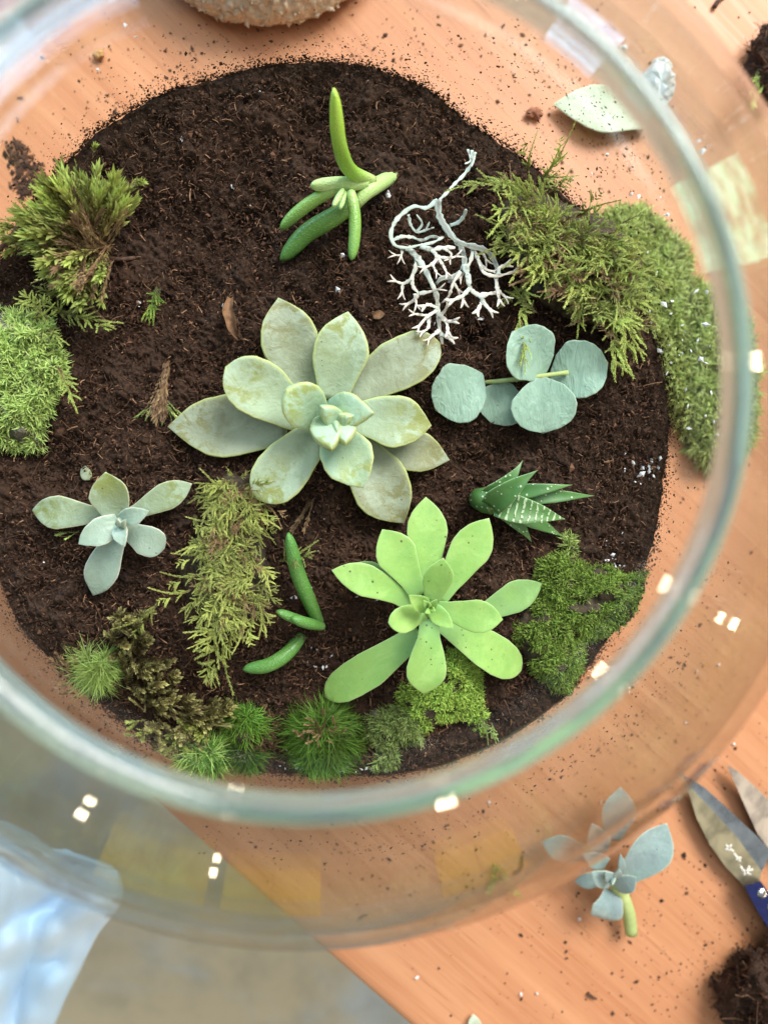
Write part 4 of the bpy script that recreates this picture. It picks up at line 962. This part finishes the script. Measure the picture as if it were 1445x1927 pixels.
# feathery moss left of centre
r = thing('feather_moss', 'olive feathery moss clump hanging down between the two grey rosettes', 'moss', px(420, 1060))
mound(r, [(420,890),(480,890),(485,960),(500,1040),(515,1110),(480,1160),(420,1180),(350,1130),(330,1060),(380,1000),(400,940)], .009, 'moss_soil')
for a, b in (((430,905),(365,913)),((440,900),(425,880)),((450,900),(470,885)),((440,960),(405,985)),((430,1010),(330,1040)),((400,1040),(325,1065)),((380,1080),(310,1105)),((360,1110),(290,1135)),((300,1130),(245,1205)),((420,1120),(370,1185)),((430,1150),(395,1290)),((410,1190),(355,1225)),((470,1100),(525,1115)),((480,1120),(515,1180)),((470,1140),(500,1175)),((440,1180),(420,1240)),((455,1040),(470,1010)),((470,1060),(520,1090)),((430,1180),(345,1195)),((395,1230),(387,1290))):
    fr(r, 'feather', 'moss_olive', a, b, .010, .012, .85)
for _ in range(150):
    t = rnd.random(); cx, cy = 445-t*15+rnd.gauss(0, 16+26*t), 900+t*270
    an = rnd.gauss(math.pi*.55, .8); l = rnd.uniform(40, 75)
    fr(r, 'feather', 'moss_olive', (cx, cy), (cx+l*math.cos(an), cy+l*math.sin(an)), rnd.uniform(.007, .012), rnd.uniform(.009, .018), 1.0)
for _ in range(60):
    t = rnd.random(); cx, cy = 450-t*20+rnd.gauss(0, 14+24*t), 910+t*260
    an = rnd.gauss(math.pi*.55, .9); l = rnd.uniform(35, 60)
    fr(r, 'feather', 'moss_dead', (cx, cy), (cx+l*math.cos(an), cy+l*math.sin(an)), rnd.uniform(.007, .011), rnd.uniform(.009, .017), .7, name='dead_frond')
# fan of moss at the left
r = thing('fan_moss', 'fan shaped moss clump with brown roots and green tips at the upper left edge', 'moss', px(190, 470))
for _ in range(105):
    an = math.radians(rnd.uniform(100, 305)); R0 = rnd.uniform(.75, 1.0)
    rx = {0: 1}.get(0)*np.interp(math.degrees(an), [100, 150, 180, 210, 250, 280, 305], [80, 120, 140, 160, 165, 140, 150]); l = rx*R0
    b0 = (190+rnd.gauss(0, 12), 470+rnd.gauss(0, 14)); fr(r, 'tuft', 'moss_fan', b0, (b0[0]+l*math.cos(an), b0[1]+l*math.sin(an)), rnd.uniform(.002, .008), rnd.uniform(.006, .026), .62)
for _ in range(45):
    an = math.radians(rnd.uniform(95, 310)); l = rnd.uniform(55, 105); b0 = (190+rnd.gauss(0, 14), 472+rnd.gauss(0, 16))
    fr(r, 'tuft', 'moss_dead', b0, (b0[0]+l*math.cos(an), b0[1]+l*math.sin(an)), rnd.uniform(.006, .012), rnd.uniform(.012, .026), .4, name='dead_shoot')
for a, b in (((230,350),(272,343)),((175,300),(182,272)),((60,440),(0,420)),((80,450),(10,480)),((70,420),(20,395)),((60,410),(-10,440)),((90,390),(60,350))):
    fr(r, 'tuft', 'moss_fan', a, b, .006, .014, .9)
# green moss mat on the left with trailing fronds
r = thing('moss_mat', 'bright green moss mat on grey backing at the left edge above the small rosette', 'moss', px(40, 710))
mat_moss(r, [(-60,590),(0,582),(60,590),(100,605),(112,650),(130,690),(118,730),(100,770),(85,800),(80,845),(30,850),(-60,820)], .012, 'moss_mat_light', 1500, .0030, 8, base='moss_grit', bald=.16, spread=.9, wid=.00034)
for a, b in (((110,690),(150,770)),((120,590),(215,622)),((100,585),(170,600)),((130,590),(70,560)),((100,560),(30,575)),((90,600),(40,545)),((120,560),(60,540)),((140,560),(110,530)),((60,600),(110,590)),((95,620),(120,650)),((60,580),(100,560))):
    fr(r, 'feather', 'moss_feather', a, b, .010, .014, .9)
# moss lying on the table outside the glass
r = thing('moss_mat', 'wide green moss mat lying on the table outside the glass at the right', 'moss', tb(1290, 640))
mat_moss(r, [(1120,420),(1160,390),(1220,395),(1260,440),(1290,470),(1305,530),(1345,545),(1400,600),(1425,700),(1415,830),(1350,890),(1310,870),(1280,810),(1245,740),(1205,640),(1150,560),(1110,500)], .014, 'moss_mat_lifted', 2400, .0055, 8, tb, .0005, spread=.8, bald=.08)
# moss mats at the lower right
r = thing('moss_mat', 'square dark green moss mat between the lime rosette and the right rim', 'moss', px(1090, 1160))
mat_moss(r, [(1012,1055),(1060,1035),(1100,1060),(1150,1068),(1180,1085),(1215,1075),(1205,1120),(1185,1165),(1140,1195),(1100,1210),(1095,1260),(1070,1305),(1040,1300),(1000,1260),(965,1200),(970,1170),(1005,1120)], .010, 'moss_mat', 3000, .0020, 9, bald=.27, spread=1.2, wid=.00030)
mat_moss(r, [(1058,1010),(1080,1008),(1082,1035),(1075,1050),(1062,1040)], .010, 'moss_mat_light', 40, .0036, 7)
r = thing('moss_mat', 'ragged green moss mat below the lime rosette near the front rim', 'moss', px(830, 1310))
mat_moss(r, [(745,1300),(790,1270),(840,1225),(880,1215),(908,1245),(905,1300),(915,1350),(905,1385),(870,1350),(830,1360),(800,1380),(770,1360),(750,1330)], .008, 'moss_mat', 1500, .0021, 9, bald=.25, spread=1.2, wid=.00030)
mat_moss(r, [(690,1350),(720,1330),(770,1330),(800,1360),(790,1400),(760,1400),(745,1440),(700,1450),(715,1410),(690,1385)], .008, 'moss_mat_light', 620, .0026, 9, bald=.2, spread=1.1, wid=.0003)
mound(r, [(692,1335),(712,1328),(722,1345),(712,1368),(694,1368)], .010, 'moss_grit', n=120)
for a, b in (((905,1350),(935,1395)),((925,1360),(935,1400)),((725,1420),(700,1450)),((790,1380),(795,1412))): fr(r, 'feather', 'moss_mat_light', a, b, .006, .007, .9)
# cushion mosses
G_ = 'soft cushion mosses along the front edge of the soil'
r = thing('cushion_moss', 'round dark green hairy cushion of moss at the front edge beside perlite', 'moss', px(610, 1378), G_); cushion(r, (612, 1386), 72, .012, 'moss_cushion', 6500, .0068, wid=.00017)
for _ in range(22):
    b0 = (606+rnd.gauss(0, 14), 1378+rnd.gauss(0, 12)); an = rnd.uniform(0, 6.3); fr(r, 'tuft', 'moss_dead', b0, (b0[0]+26*math.cos(an), b0[1]+26*math.sin(an)), .012, .017, .5, name='dead_shoot')
r = thing('cushion_moss', 'small light green hairy moss tuft with a tan underside at the lower left edge', 'moss', px(180, 1258), G_)
cushion(r, (184, 1255), 42, .009, 'moss_cushion_light', 1900, .0065, wid=.00017)
for _ in range(26): 
    b0 = (150+rnd.gauss(0, 8), 1275+rnd.gauss(0, 8)); fr(r, 'tuft', 'moss_dead', b0, (b0[0]-rnd.uniform(10, 45), b0[1]+rnd.uniform(-45, 20)), .002, .006, .5, name='dead_shoot')
r = thing('cushion_moss', 'dark green moss cushion with a bald brown middle at the front left', 'moss', px(460, 1385), G_)
cushion(r, (458, 1356), 36, .009, 'moss_cushion', 1300, .0058, wid=.00017); cushion(r, (462, 1420), 26, .006, 'moss_cushion', 800, .006, wid=.00017)
mound(r, [(430,1370),(450,1360),(480,1375),(475,1400),(450,1410),(430,1395)], .013, 'moss_soil', n=200)
r = thing('cushion_moss', 'flat green moss tuft overhanging the soil edge left of the bald cushion', 'moss', px(385, 1420), G_)
cushion(r, (385, 1416), 50, .006, 'moss_cushion_light', 700, .007, squash=.6); cushion(r, (392, 1422), 50, .006, 'moss_cushion', 700, .007, squash=.55)
# brown moss
r = thing('brown_moss', 'brownish olive moss of stubby shoots curving down at the lower left', 'moss', px(285, 1270))
path = smooth_path(np.array([(250, 1165), (245, 1215), (265, 1265), (290, 1310), (330, 1335), (380, 1340), (430, 1335)], float), 40)
for k in range(150):
    t = rnd.random(); q = path[int(t*39)]; wd_ = np.interp(t, [0, .35, .55, .8, 1], [24, 42, 28, 12, 10]); an = rnd.uniform(0, 2*math.pi) if t < .5 else rnd.gauss(0, .5)
    b0 = (q[0]+rnd.gauss(0, wd_*.45), q[1]+rnd.gauss(0, wd_*.45)); l = rnd.uniform(18, 34)
    fr(r, 'bud', 'moss_brown', b0, (b0[0]+l*math.cos(an), b0[1]+l*math.sin(an)), rnd.uniform(.002, .007), rnd.uniform(.006, .014), .9)
for k in range(70):
    b0 = (rnd.uniform(262, 400), 1372+rnd.gauss(0, 16)); an = rnd.uniform(0.2, 3.4); l = rnd.uniform(20, 42)
    fr(r, 'bud' if rnd.random() < .6 else 'tuft', 'moss_brown' if rnd.random() < .65 else 'moss_olive', b0, (b0[0]+l*math.cos(an), b0[1]+l*math.sin(an)*.8), .003, rnd.uniform(.005, .012), .9)
for a, b in (((300,1320),(395,1345)),((330,1330),(440,1330)),((320,1345),(430,1340)),((340,1352),(432,1365)),((290,1290),(330,1340)),((275,1340),(245,1315)),((280,1220),(225,1180)),((262,1180),(255,1150))):
    fr(r, 'tuft', 'moss_brown', a, b, .006, .010, .5)
# loose sprigs
G2 = 'loose moss sprigs scattered on the soil'
for lab, a, b, kind, mt, n_ in (('small green moss sprig standing alone on the soil below the fan moss', (302, 540), (278, 606), 'feather', 'moss_mat', 2),
        ('tan moss tuft with green hairs left of the large rosette', (315, 680), (300, 782), 'tuft', 'moss_dead', 7),
        ('thin brown and green moss wisp between the large rosette and the finger cutting', (585, 938), (548, 1000), 'tuft', 'moss_dead', 4),
        ('tiny green moss sprig beneath the left leaf of the small rosette', (150, 1000), (112, 1010), 'tuft', 'moss_mat_light', 2)):
    r = thing('moss_sprig', lab, 'moss sprig', px(*a), G2)
    for k in range(n_):
        fr(r, kind, mt, (a[0]+rnd.gauss(0, 4), a[1]+rnd.gauss(0, 3)), (b[0]+rnd.gauss(0, 8), b[1]+rnd.gauss(0, 5)), .003, .004, .5 if kind == 'tuft' else .9)
    if n_ == 7:
        for k in range(10): fr(r, 'tuft', 'moss_mat_light', (305+rnd.gauss(0, 8), 745+rnd.gauss(0, 5)), (296+rnd.gauss(0, 18), 784+rnd.gauss(0, 5)), .004, .003, .35)
# twigs
for lab, pts, rp in (('short dark twig lying on the soil beside the fan moss', [(195, 485, .002), (230, 488, .003), (262, 484, .002)], 5),
        ('thin brown twig pointing down right below the fan moss', [(150, 545, .006), (175, 580, .005), (205, 610, .003)], 4),
        ('brown bent twig at the left edge of the fan moss', [(-10, 480, .012), (25, 440, .014), (45, 405, .014)], 5),
        ('thin dark twig under the tip of the left moss mat', [(120, 700, .003), (140, 720, .002), (155, 735, .002)], 2)):
    P = smooth_path(np.array([px(*q) for q in pts]), 12); V, Fs = tube(P, rp*.2e-3*np.linspace(1, .6, 12)*(1+.2*rng.normal(size=12)*.5), 8)
    tag(put('twig', V, Fs, M['twig'], None, P[0]), lab, 'twig', 'small twigs on the soil')

# ------------------------------------------------------------------ things on the table
def lump(c, rx, ry, rz, seed, amp=.25, n=28, fine=.12):
    g = seed; th = np.linspace(0.02, np.pi-.02, n); ph = np.linspace(0, 2*np.pi, 2*n, endpoint=False); T, Ph = np.meshgrid(th, ph, indexing='ij')
    x, y, z = np.sin(T)*np.cos(Ph), np.sin(T)*np.sin(Ph), np.cos(T)
    k = 1+amp*(fbm(x*2+9+g, y*2+z*1.7, g, 3)+fbm(z*2.2, x*1.3+y*1.1+g, g+5, 3))+fine*fbm(x*9+z*5, y*9-z*4, g+9, 3)
    V = np.stack([x*k*rx, y*k*ry, z*k*rz], -1).reshape(-1, 3)+np.asarray(c)
    return V, [grid_faces(n, 2*n)]
# cork lid
def cork_mat():
    m, nt, b = new_mat('cork'); v = coords(nt); b.inputs['Roughness'].default_value = .85
    n1 = noise(nt, v, 160, 5, .65); vo = voro(nt, v, 320)
    c = mixc(nt, ramp(nt, n1, .35, .65), (.78, .65, .46), (.84, .74, .57)); c = mixc(nt, ramp(nt, vo.outputs['Distance'], .4, .75, 0, .35), c, (.36, .25, .15)); c = mixc(nt, ramp(nt, noise(nt, v, 420, 3), .62, .7, 0, .4), c, (.22, .13, .07))
    lk(nt, c, b.inputs['Base Color']); bump(nt, b, vo.outputs['Distance'], .8, -.0015); return m
cc = tb(482, 16, .02); rk = .066; cc = np.array([cc[0], cc[1]+rk, TZ])
prof_ = [(0.0005, .002), (.055, .0015), (.062, .003), (.0655, .008), (.065, .014), (.062, .021), (.058, .027), (.052, .031), (.035, .032), (.0005, .032)]
prof_ = smooth_path(np.array(prof_), 70); a = np.linspace(0, 2*np.pi, 420, endpoint=False)
Rr = prof_[:, 0, None]; Zz = prof_[:, 1, None]; dn = .0016*fbm(a[None]*30+Rr*60, Zz*500+Rr*400+0*a, 55, 3)+.0014*fbm(a[None]*70+Rr*150, Zz*1000+Rr*900+0*a, 65, 2)
V = np.stack([cc[0]+(Rr+dn*(Rr > .01))*np.cos(a), cc[1]+(Rr+dn*(Rr > .01))*np.sin(a), cc[2]+Zz+dn*.6], -1).reshape(-1, 3)
_i = rng.integers(0, len(V), 5200); _P = V[_i]; _P = _P[_P[:, 2] > TZ+.003]
_g = blobs(_P, np.exp(rng.normal(-7.15, .35, len(_P))), .7)
V, Fs, _ = join([(V, [grid_faces(70, 420)]), (_g[0], [_g[1]])])
tag(put('cork_lid', V, Fs, cork_mat(), None, cc), 'rough beige cork lid lying on the table behind the bowl', 'lid')
# quartz stone
M['quartz'] = simple('white_quartz', (.78, .82, .84), .35, .1, 300, bmp=.0006)
c = tb(1232, 160, .007)
V1 = lump(tb(1234, 165, .006), .0085, .0105, .007, 3, .25, 9, .35); V2 = lump(tb(1242, 128, .004), .0045, .004, .0045, 8, .5, 8, .3)
V, Fs, _ = join([V1, V2]); tag(put('white_stone', V, Fs, M['quartz'], None, None, False), 'chalky white stone on the table at the end of the fallen leaf', 'stone')
V, Fs = lump(tb(1003, 214, .002), 0.0036, .0022, .0020, 6, .6, 12, .5); M['bark'] = simple('red_bark', (.42, .17, .09), .8, .5, 400)
tag(put('bark_chip', V, Fs, M['bark']), 'small reddish bark chip on the table left of the fallen leaf', 'bark chip')
V, Fs = lump(tb(186, 102, .002), .0022, .0019, .0014, 12, .6, 12, .5); M['amber'] = simple('amber_chip', (.55, .30, .10), .6, .3, 400)
tag(put('bark_chip', V, Fs, M['amber']), 'small amber coloured chip on the table near the upper left rim', 'bark chip')
# soil clumps
def clump(label, c, rx, ry, rz, seed, nf, grp='clumps of rooty soil lying on the table'):
    r = thing('soil_clump', label, 'soil clump', (c[0], c[1], TZ), grp)
    V, Fs = lump((c[0], c[1], TZ+rz*.7), rx, ry, rz, seed, .45, 44, .25); ob = put('clump_body', V, Fs, M['soil'], r)
    idx = rng.integers(0, len(V), nf); P = V[idx]+rng.normal(0, .0006, (nf, 3)); keep = P[:, 2] > TZ+.002; P = P[keep]
    a_ = blobs(P, np.exp(rng.normal(-7.3, .4, len(P)))); put('clump_crumbs', a_[0], [a_[1]], M['crumb'], r, None, False, a_[2], 'stuff')
    f_ = fibres(P[::2], np.exp(rng.normal(-5.1, .5, len(P[::2]))), np.full(len(P[::2]), .00013)); put('clump_fibres', f_[0], [f_[1]], M['fibre'], r, None, False, f_[2], 'stuff')
    return r
c = tb(1425, 1880, .018); clump('large dark root ball of soil at the lower right corner of the table', (c[0]+.007, c[1]-.006), .020, .028, .021, 4, 2600)
c = tb(1450, 125, .008); r = clump('dark soil clump with a green moss sprig at the upper right edge', (c[0], c[1]), .011, .016, .011, 14, 900)
for k in range(6): fr(r, 'tuft', 'moss_mat_light', (1436+rnd.gauss(0, 5), 138+rnd.gauss(0, 6)), (1424+rnd.gauss(0, 8), 160+rnd.gauss(0, 14)), .012, .016, .6, tb)
# smear of soil at the left
sm = [(12,285),(30,262),(50,275),(62,300),(85,320),(82,360),(45,368),(12,355),(35,330),(20,305)]
Q = sample_poly(sm, 520)+rng.normal(0, 5, (520, 2)); P = np.array([tb(q[0], q[1], .0006) for q in Q]); V, Fc, D = blobs(P, np.exp(rng.normal(-7.5, .5, len(P))), .4)
tag(put('soil_smear', V, Fc, M['crumb'], None, None, False, D), 'smeared patch of dark soil on the table beyond the fan moss', 'soil patch', kind='stuff')
# specks on the table
pts = []
def sc_(cx, cy, sx, sy, n):
    for _ in range(n): pts.append((cx+rng.normal(0, sx), cy+rng.normal(0, sy)))
sc_(720, 960, 620, 800, 900); sc_(1250, 1750, 130, 110, 300); sc_(1050, 1720, 160, 130, 130); sc_(250, 170, 140, 90, 220); sc_(170, 320, 120, 60, 120); sc_(700, 60, 200, 60, 160); sc_(1040, 120, 80, 80, 90); sc_(1180, 300, 60, 60, 80); sc_(130, 1330, 90, 50, 260); sc_(300, 1420, 90, 25, 150); sc_(1380, 1800, 60, 60, 160); sc_(1340, 1000, 60, 200, 120); sc_(1200, 1400, 120, 100, 250); sc_(800, 1620, 200, 70, 160)
P = []
for x, y in pts:
    q = tb(x, y, .0003)
    if (q-ea) @ en > .006: P.append(q)
P = np.array(P); V, Fc, D = blobs(P, np.exp(rng.normal(-7.9, .5, len(P))), .4)
tag(put('table_specks', V, Fc, M['speck'], None, (0, 0, TZ), False, D), 'dark soil specks scattered over the orange table top', 'soil specks', kind='stuff')
wp = [(785, 1840), (980, 1871), (1352, 1250), (1450, 1330), (1090, 1730), (1010, 1870), (920, 1510), (1130, 1510), (1320, 1020), (1380, 1400), (1310, 1265), (1290, 1360)]
P = np.array([tb(x, y, .0007) for x, y in wp]); V, Fc, D = blobs(P, np.full(len(P), .0009))
tag(put('table_perlite', V, Fc, M['perlite'], None, (0, 0, TZ), False, D), 'few white perlite grains lying loose on the table top', 'perlite', kind='stuff')
tag(add_leaf(None, (893, 1935), (890, 1908), 26, .002, .003, 'pale_leaf', on=tb, t=.003, prof='wedge', bow=.1, name='leaf_tip'), 'pale leaf tip at the bottom edge of the table', 'leaf')
r = thing('moss_sprig', 'dark moss crumb lying on the table seen through the front of the bowl', 'moss sprig', tb(935, 1645)); 
for k in range(12): fr(r, 'tuft', 'moss_mat', (935+rnd.gauss(0, 6), 1645+rnd.gauss(0, 7)), (935+rnd.gauss(0, 14), 1645+rnd.gauss(0, 20)), .002, .004, .7, tb)
for lab, pts_, rp in (('dark curved stalk on the table between the bowl and the blue rosette', [(968, 1645, .001), (980, 1635, .0015), (983, 1610, .001)], 4), ('short stalk on the table near the bottom of the bowl', [(676, 1730, .001), (684, 1724, .001), (692, 1722, .001)], 3), ('short green stalk on the table near the knife', [(1105, 1869, .001), (1112, 1875, .0015), (1122, 1880, .001)], 3.5), ('small dark twig on the table at the top right', [(1343, 14, .001), (1350, 2, .002), (1365, -8, .001)], 5)):
    P = smooth_path(np.array([tb(*q) for q in pts_]), 10); V, Fs = tube(P, rp*.255e-3*np.linspace(1, .5, 10), 7); tag(put('stalk', V, Fs, M['twig'], None, P[0]), lab, 'stalk', 'stalks lying on the table')

# ------------------------------------------------------------------ knives
def metal(name, col, rough):
    m, nt, b = new_mat(name); v = coords(nt); b.inputs['Metallic'].default_value = 1.0
    n = noise(nt, v, 60, 6, .7); c = mixc(nt, ramp(nt, n, .56, .74, 0, .4), col, tuple(x*.6 for x in col)); lk(nt, c, b.inputs['Base Color'])
    lk(nt, ramp(nt, n, .3, .7, rough*.7, rough*1.3), b.inputs['Roughness']); return m
M['blade'] = metal('knife_steel', (.72, .63, .40), .42); M['bevel'] = metal('knife_edge_steel', (.62, .68, .70), .3); M['blade2'] = metal('worn_steel', (.80, .68, .55), .5)
M['handle'] = simple('blue_handle', (.012, .018, .085), .4, .3, 300); M['rivet'] = metal('rivet_metal', (.9, .88, .82), .25); M['engraving'] = simple('pale_engraving', (.8, .76, .66), .5, .2, 600)
def plate(poly, z0, z1, mat, name, root, on=at):
    lo = [at(x, y, z0) for x, y in poly]; hi = [at(x, y, z1) for x, y in poly]; V = np.array(lo+hi); n = len(poly); j = np.arange(n); j2 = (j+1) % n
    return put(name, V, [np.stack([j, j2, n+j2, n+j], 1), np.array([list(range(n, 2*n))]), np.array([list(range(n-1, -1, -1))])], M[mat], root, None, False)
kz = TZ+.006
k1 = thing('paring_knife', 'small knife with a yellowish engraved blade and dark blue riveted handle', 'knife', tb(1400, 1640))
spine = [(1270, 1448), (1296, 1495), (1310, 1540), (1335, 1590), (1365, 1632), (1400, 1668)]
mid_ = [(1273, 1450), (1310, 1494), (1340, 1525), (1385, 1575), (1420, 1622), (1432, 1640)]
edge_ = [(1276, 1451), (1325, 1482), (1370, 1523), (1420, 1570), (1447, 1597), (1446, 1614)]
plate(spine+[(1428, 1660), (1432, 1640)]+mid_[::-1][1:], kz, kz+.0016, 'blade', 'blade', k1)
plate(mid_+edge_[::-1], kz+.0002, kz+.0011, 'bevel', 'cutting_edge', k1)
plate([(1400, 1668), (1430, 1658), (1460, 1700), (1500, 1760), (1560, 1850), (1530, 1870), (1470, 1785), (1425, 1715)], kz-.004, kz+.0065, 'handle', 'handle', k1)
for x, y in ((1433, 1681), (1452, 1707), (1500, 1790)):
    p = at(x, y, kz+.0065); V, Fs = lump(p, .0026, .0026, .0012, 1, 0, 10, 0); put('rivet', V, Fs, M['rivet'], k1)
for k, q in enumerate([[(1365, 1590), (1372, 1597), (1380, 1603)], [(1372, 1592), (1370, 1602)], [(1380, 1606), (1388, 1616), (1392, 1622)], [(1392, 1630), (1400, 1640), (1412, 1646)], [(1398, 1648), (1406, 1636), (1410, 1630)], [(1384, 1618), (1394, 1614)], [(1402, 1640), (1416, 1636)], [(1364, 1600), (1376, 1590)]]):
    P = smooth_path(np.array([at(x, y, kz+.0017) for x, y in q]), 6); V, Fs = tube(P, .0006, 6, .3); put('engraving', V, Fs, M['engraving'], k1)
k2 = thing('knife', 'second knife blade with a worn pinkish steel surface at the right edge', 'knife', tb(1440, 1560))
plate([(1367, 1440), (1385, 1450), (1420, 1480), (1470, 1530), (1520, 1590), (1500, 1640), (1448, 1600), (1425, 1570), (1400, 1515)], kz, kz+.0016, 'blade2', 'blade', k2)
plate([(1500, 1640), (1520, 1590), (1640, 1720), (1600, 1760)], kz-.004, kz+.006, 'handle', 'handle', k2)

# ------------------------------------------------------------------ clothing at the lower left
def cloth_mat(name, col, col2):
    m, nt, b = new_mat(name); v = coords(nt); b.inputs['Roughness'].default_value = .85; b.inputs['Sheen Weight'].default_value = .2
    lk(nt, mixc(nt, ramp(nt, noise(nt, v, 18, 3), .35, .65), col, col2), b.inputs['Base Color']); bump(nt, b, noise(nt, v, 900, 2), .3, .0003); return m
def drape(edge, xin, z0, drop, mat, name, label, cat, folds):
    nu, nv = 90, 60; E = smooth_path(np.array(edge, float), nu); V = []
    for i in range(nu):
        for j in range(nv):
            s = j/(nv-1); x = E[i, 0]*(s)+xin*(1-s); y = E[i, 1]+(1-s)*folds[2]
            t = i/(nu-1); z = z0-drop*t-.05*max(0, s-.75)**2*16*.3
            z += folds[0]*(abs(math.sin(s*folds[1]+2.6*t+1.6*math.sin(3.4*t)))**.7*(1-.35*s)+1.2*float(vn(s*6+3*t, t*6, 4))+.6*float(vn(s*15-4*t, t*13+3*s, 14)))
            V.append(at(x, y, z))
    o = put(name, V, [grid_faces(nu, nv, False)], M[mat], None); sd = o.modifiers.new('thickness', 'SOLIDIFY'); sd.thickness = .002
    return tag(o, label, cat)
M['cloth'] = cloth_mat('pale_blue_cloth', (.48, .68, .86), (.58, .75, .90)); M['denim'] = cloth_mat('dark_blue_cloth', (.02, .04, .10), (.035, .06, .13))
drape([(-60, 1540), (30, 1560), (90, 1592), (165, 1612), (222, 1640), (228, 1680), (190, 1750), (140, 1840), (100, 1930), (60, 2060)], -330, .72, .10, 'cloth', 'shirt', 'pale blue shirt hem with soft folds hanging beside the table at the lower left', 'shirt', (.030, 8, -60))
drape([(-60, 1600), (20, 1640), (60, 1700), (40, 1780), (0, 1900), (-40, 2100)], -330, .42, .06, 'denim', 'trousers', 'dark blue trousers partly hidden under the pale blue shirt', 'trousers', (.02, 7, 0))

# ------------------------------------------------------------------ yellow cupboards across the room, mirrored in the front of the bowl
M['yellow'] = simple('yellow_lacquer', (.80, .52, .03), .45, .1, 3); M['grey_knob'] = simple('grey_knob', (.3, .3, .3), .4, .1, 50)
def box(x0, x1, y0, y1, z0, z1, b=.008):
    bx = [(x0, x0+b), (x1-b, x1)]; V = []
    for z, k in ((z0, b), (z0+b, 0), (z1-b, 0), (z1, b)):
        V += [(x0+k, y0+k, z), (x1-k, y0+k, z), (x1-k, y1-k, z), (x0+k, y1-k, z)]
    F_ = [np.array([[3, 2, 1, 0], [12, 13, 14, 15]])]+[np.array([[4*q+a_, 4*q+(a_+1) % 4, 4*q+4+(a_+1) % 4, 4*q+4+a_] for a_ in range(4) for q in range(3)])]
    return np.array(V), F_
def cupboard(az, dist, w, h, lab):
    a_ = math.radians(az); r = thing('yellow_cupboard', lab, 'cupboard', (0, 0, 0), 'yellow cupboards mirrored in the glass')
    for nm, bb, mt in (('carcass', (-w/2, w/2, 0, .4, 0, h), 'yellow'), ('door', (-w/2+.01, -.004, -.02, -.001, .02, h-.02), 'yellow'), ('door', (.004, w/2-.01, -.02, -.001, .02, h-.02), 'yellow'), ('knob', (-.04, -.02, -.04, -.021, h*.55, h*.55+.02), 'grey_knob'), ('knob', (.02, .04, -.04, -.021, h*.55, h*.55+.02), 'grey_knob')):
        V, F_ = box(*bb, b=.004); put(nm, V, F_, M[mt], r, None, False)
    r.location = (dist*math.cos(a_), dist*math.sin(a_), 0); r.rotation_euler = (0, 0, a_-math.pi/2)
cupboard(-112, 2.3, .55, .82, 'tall yellow cupboard across the room, mirrored at the lower left of the bowl glass')
cupboard(-97, 2.3, .50, .74, 'yellow cupboard across the room, mirrored at the lower centre of the bowl glass')
cupboard(-70, 2.3, .45, .68, 'low yellow cupboard across the room, mirrored right of centre in the front glass')
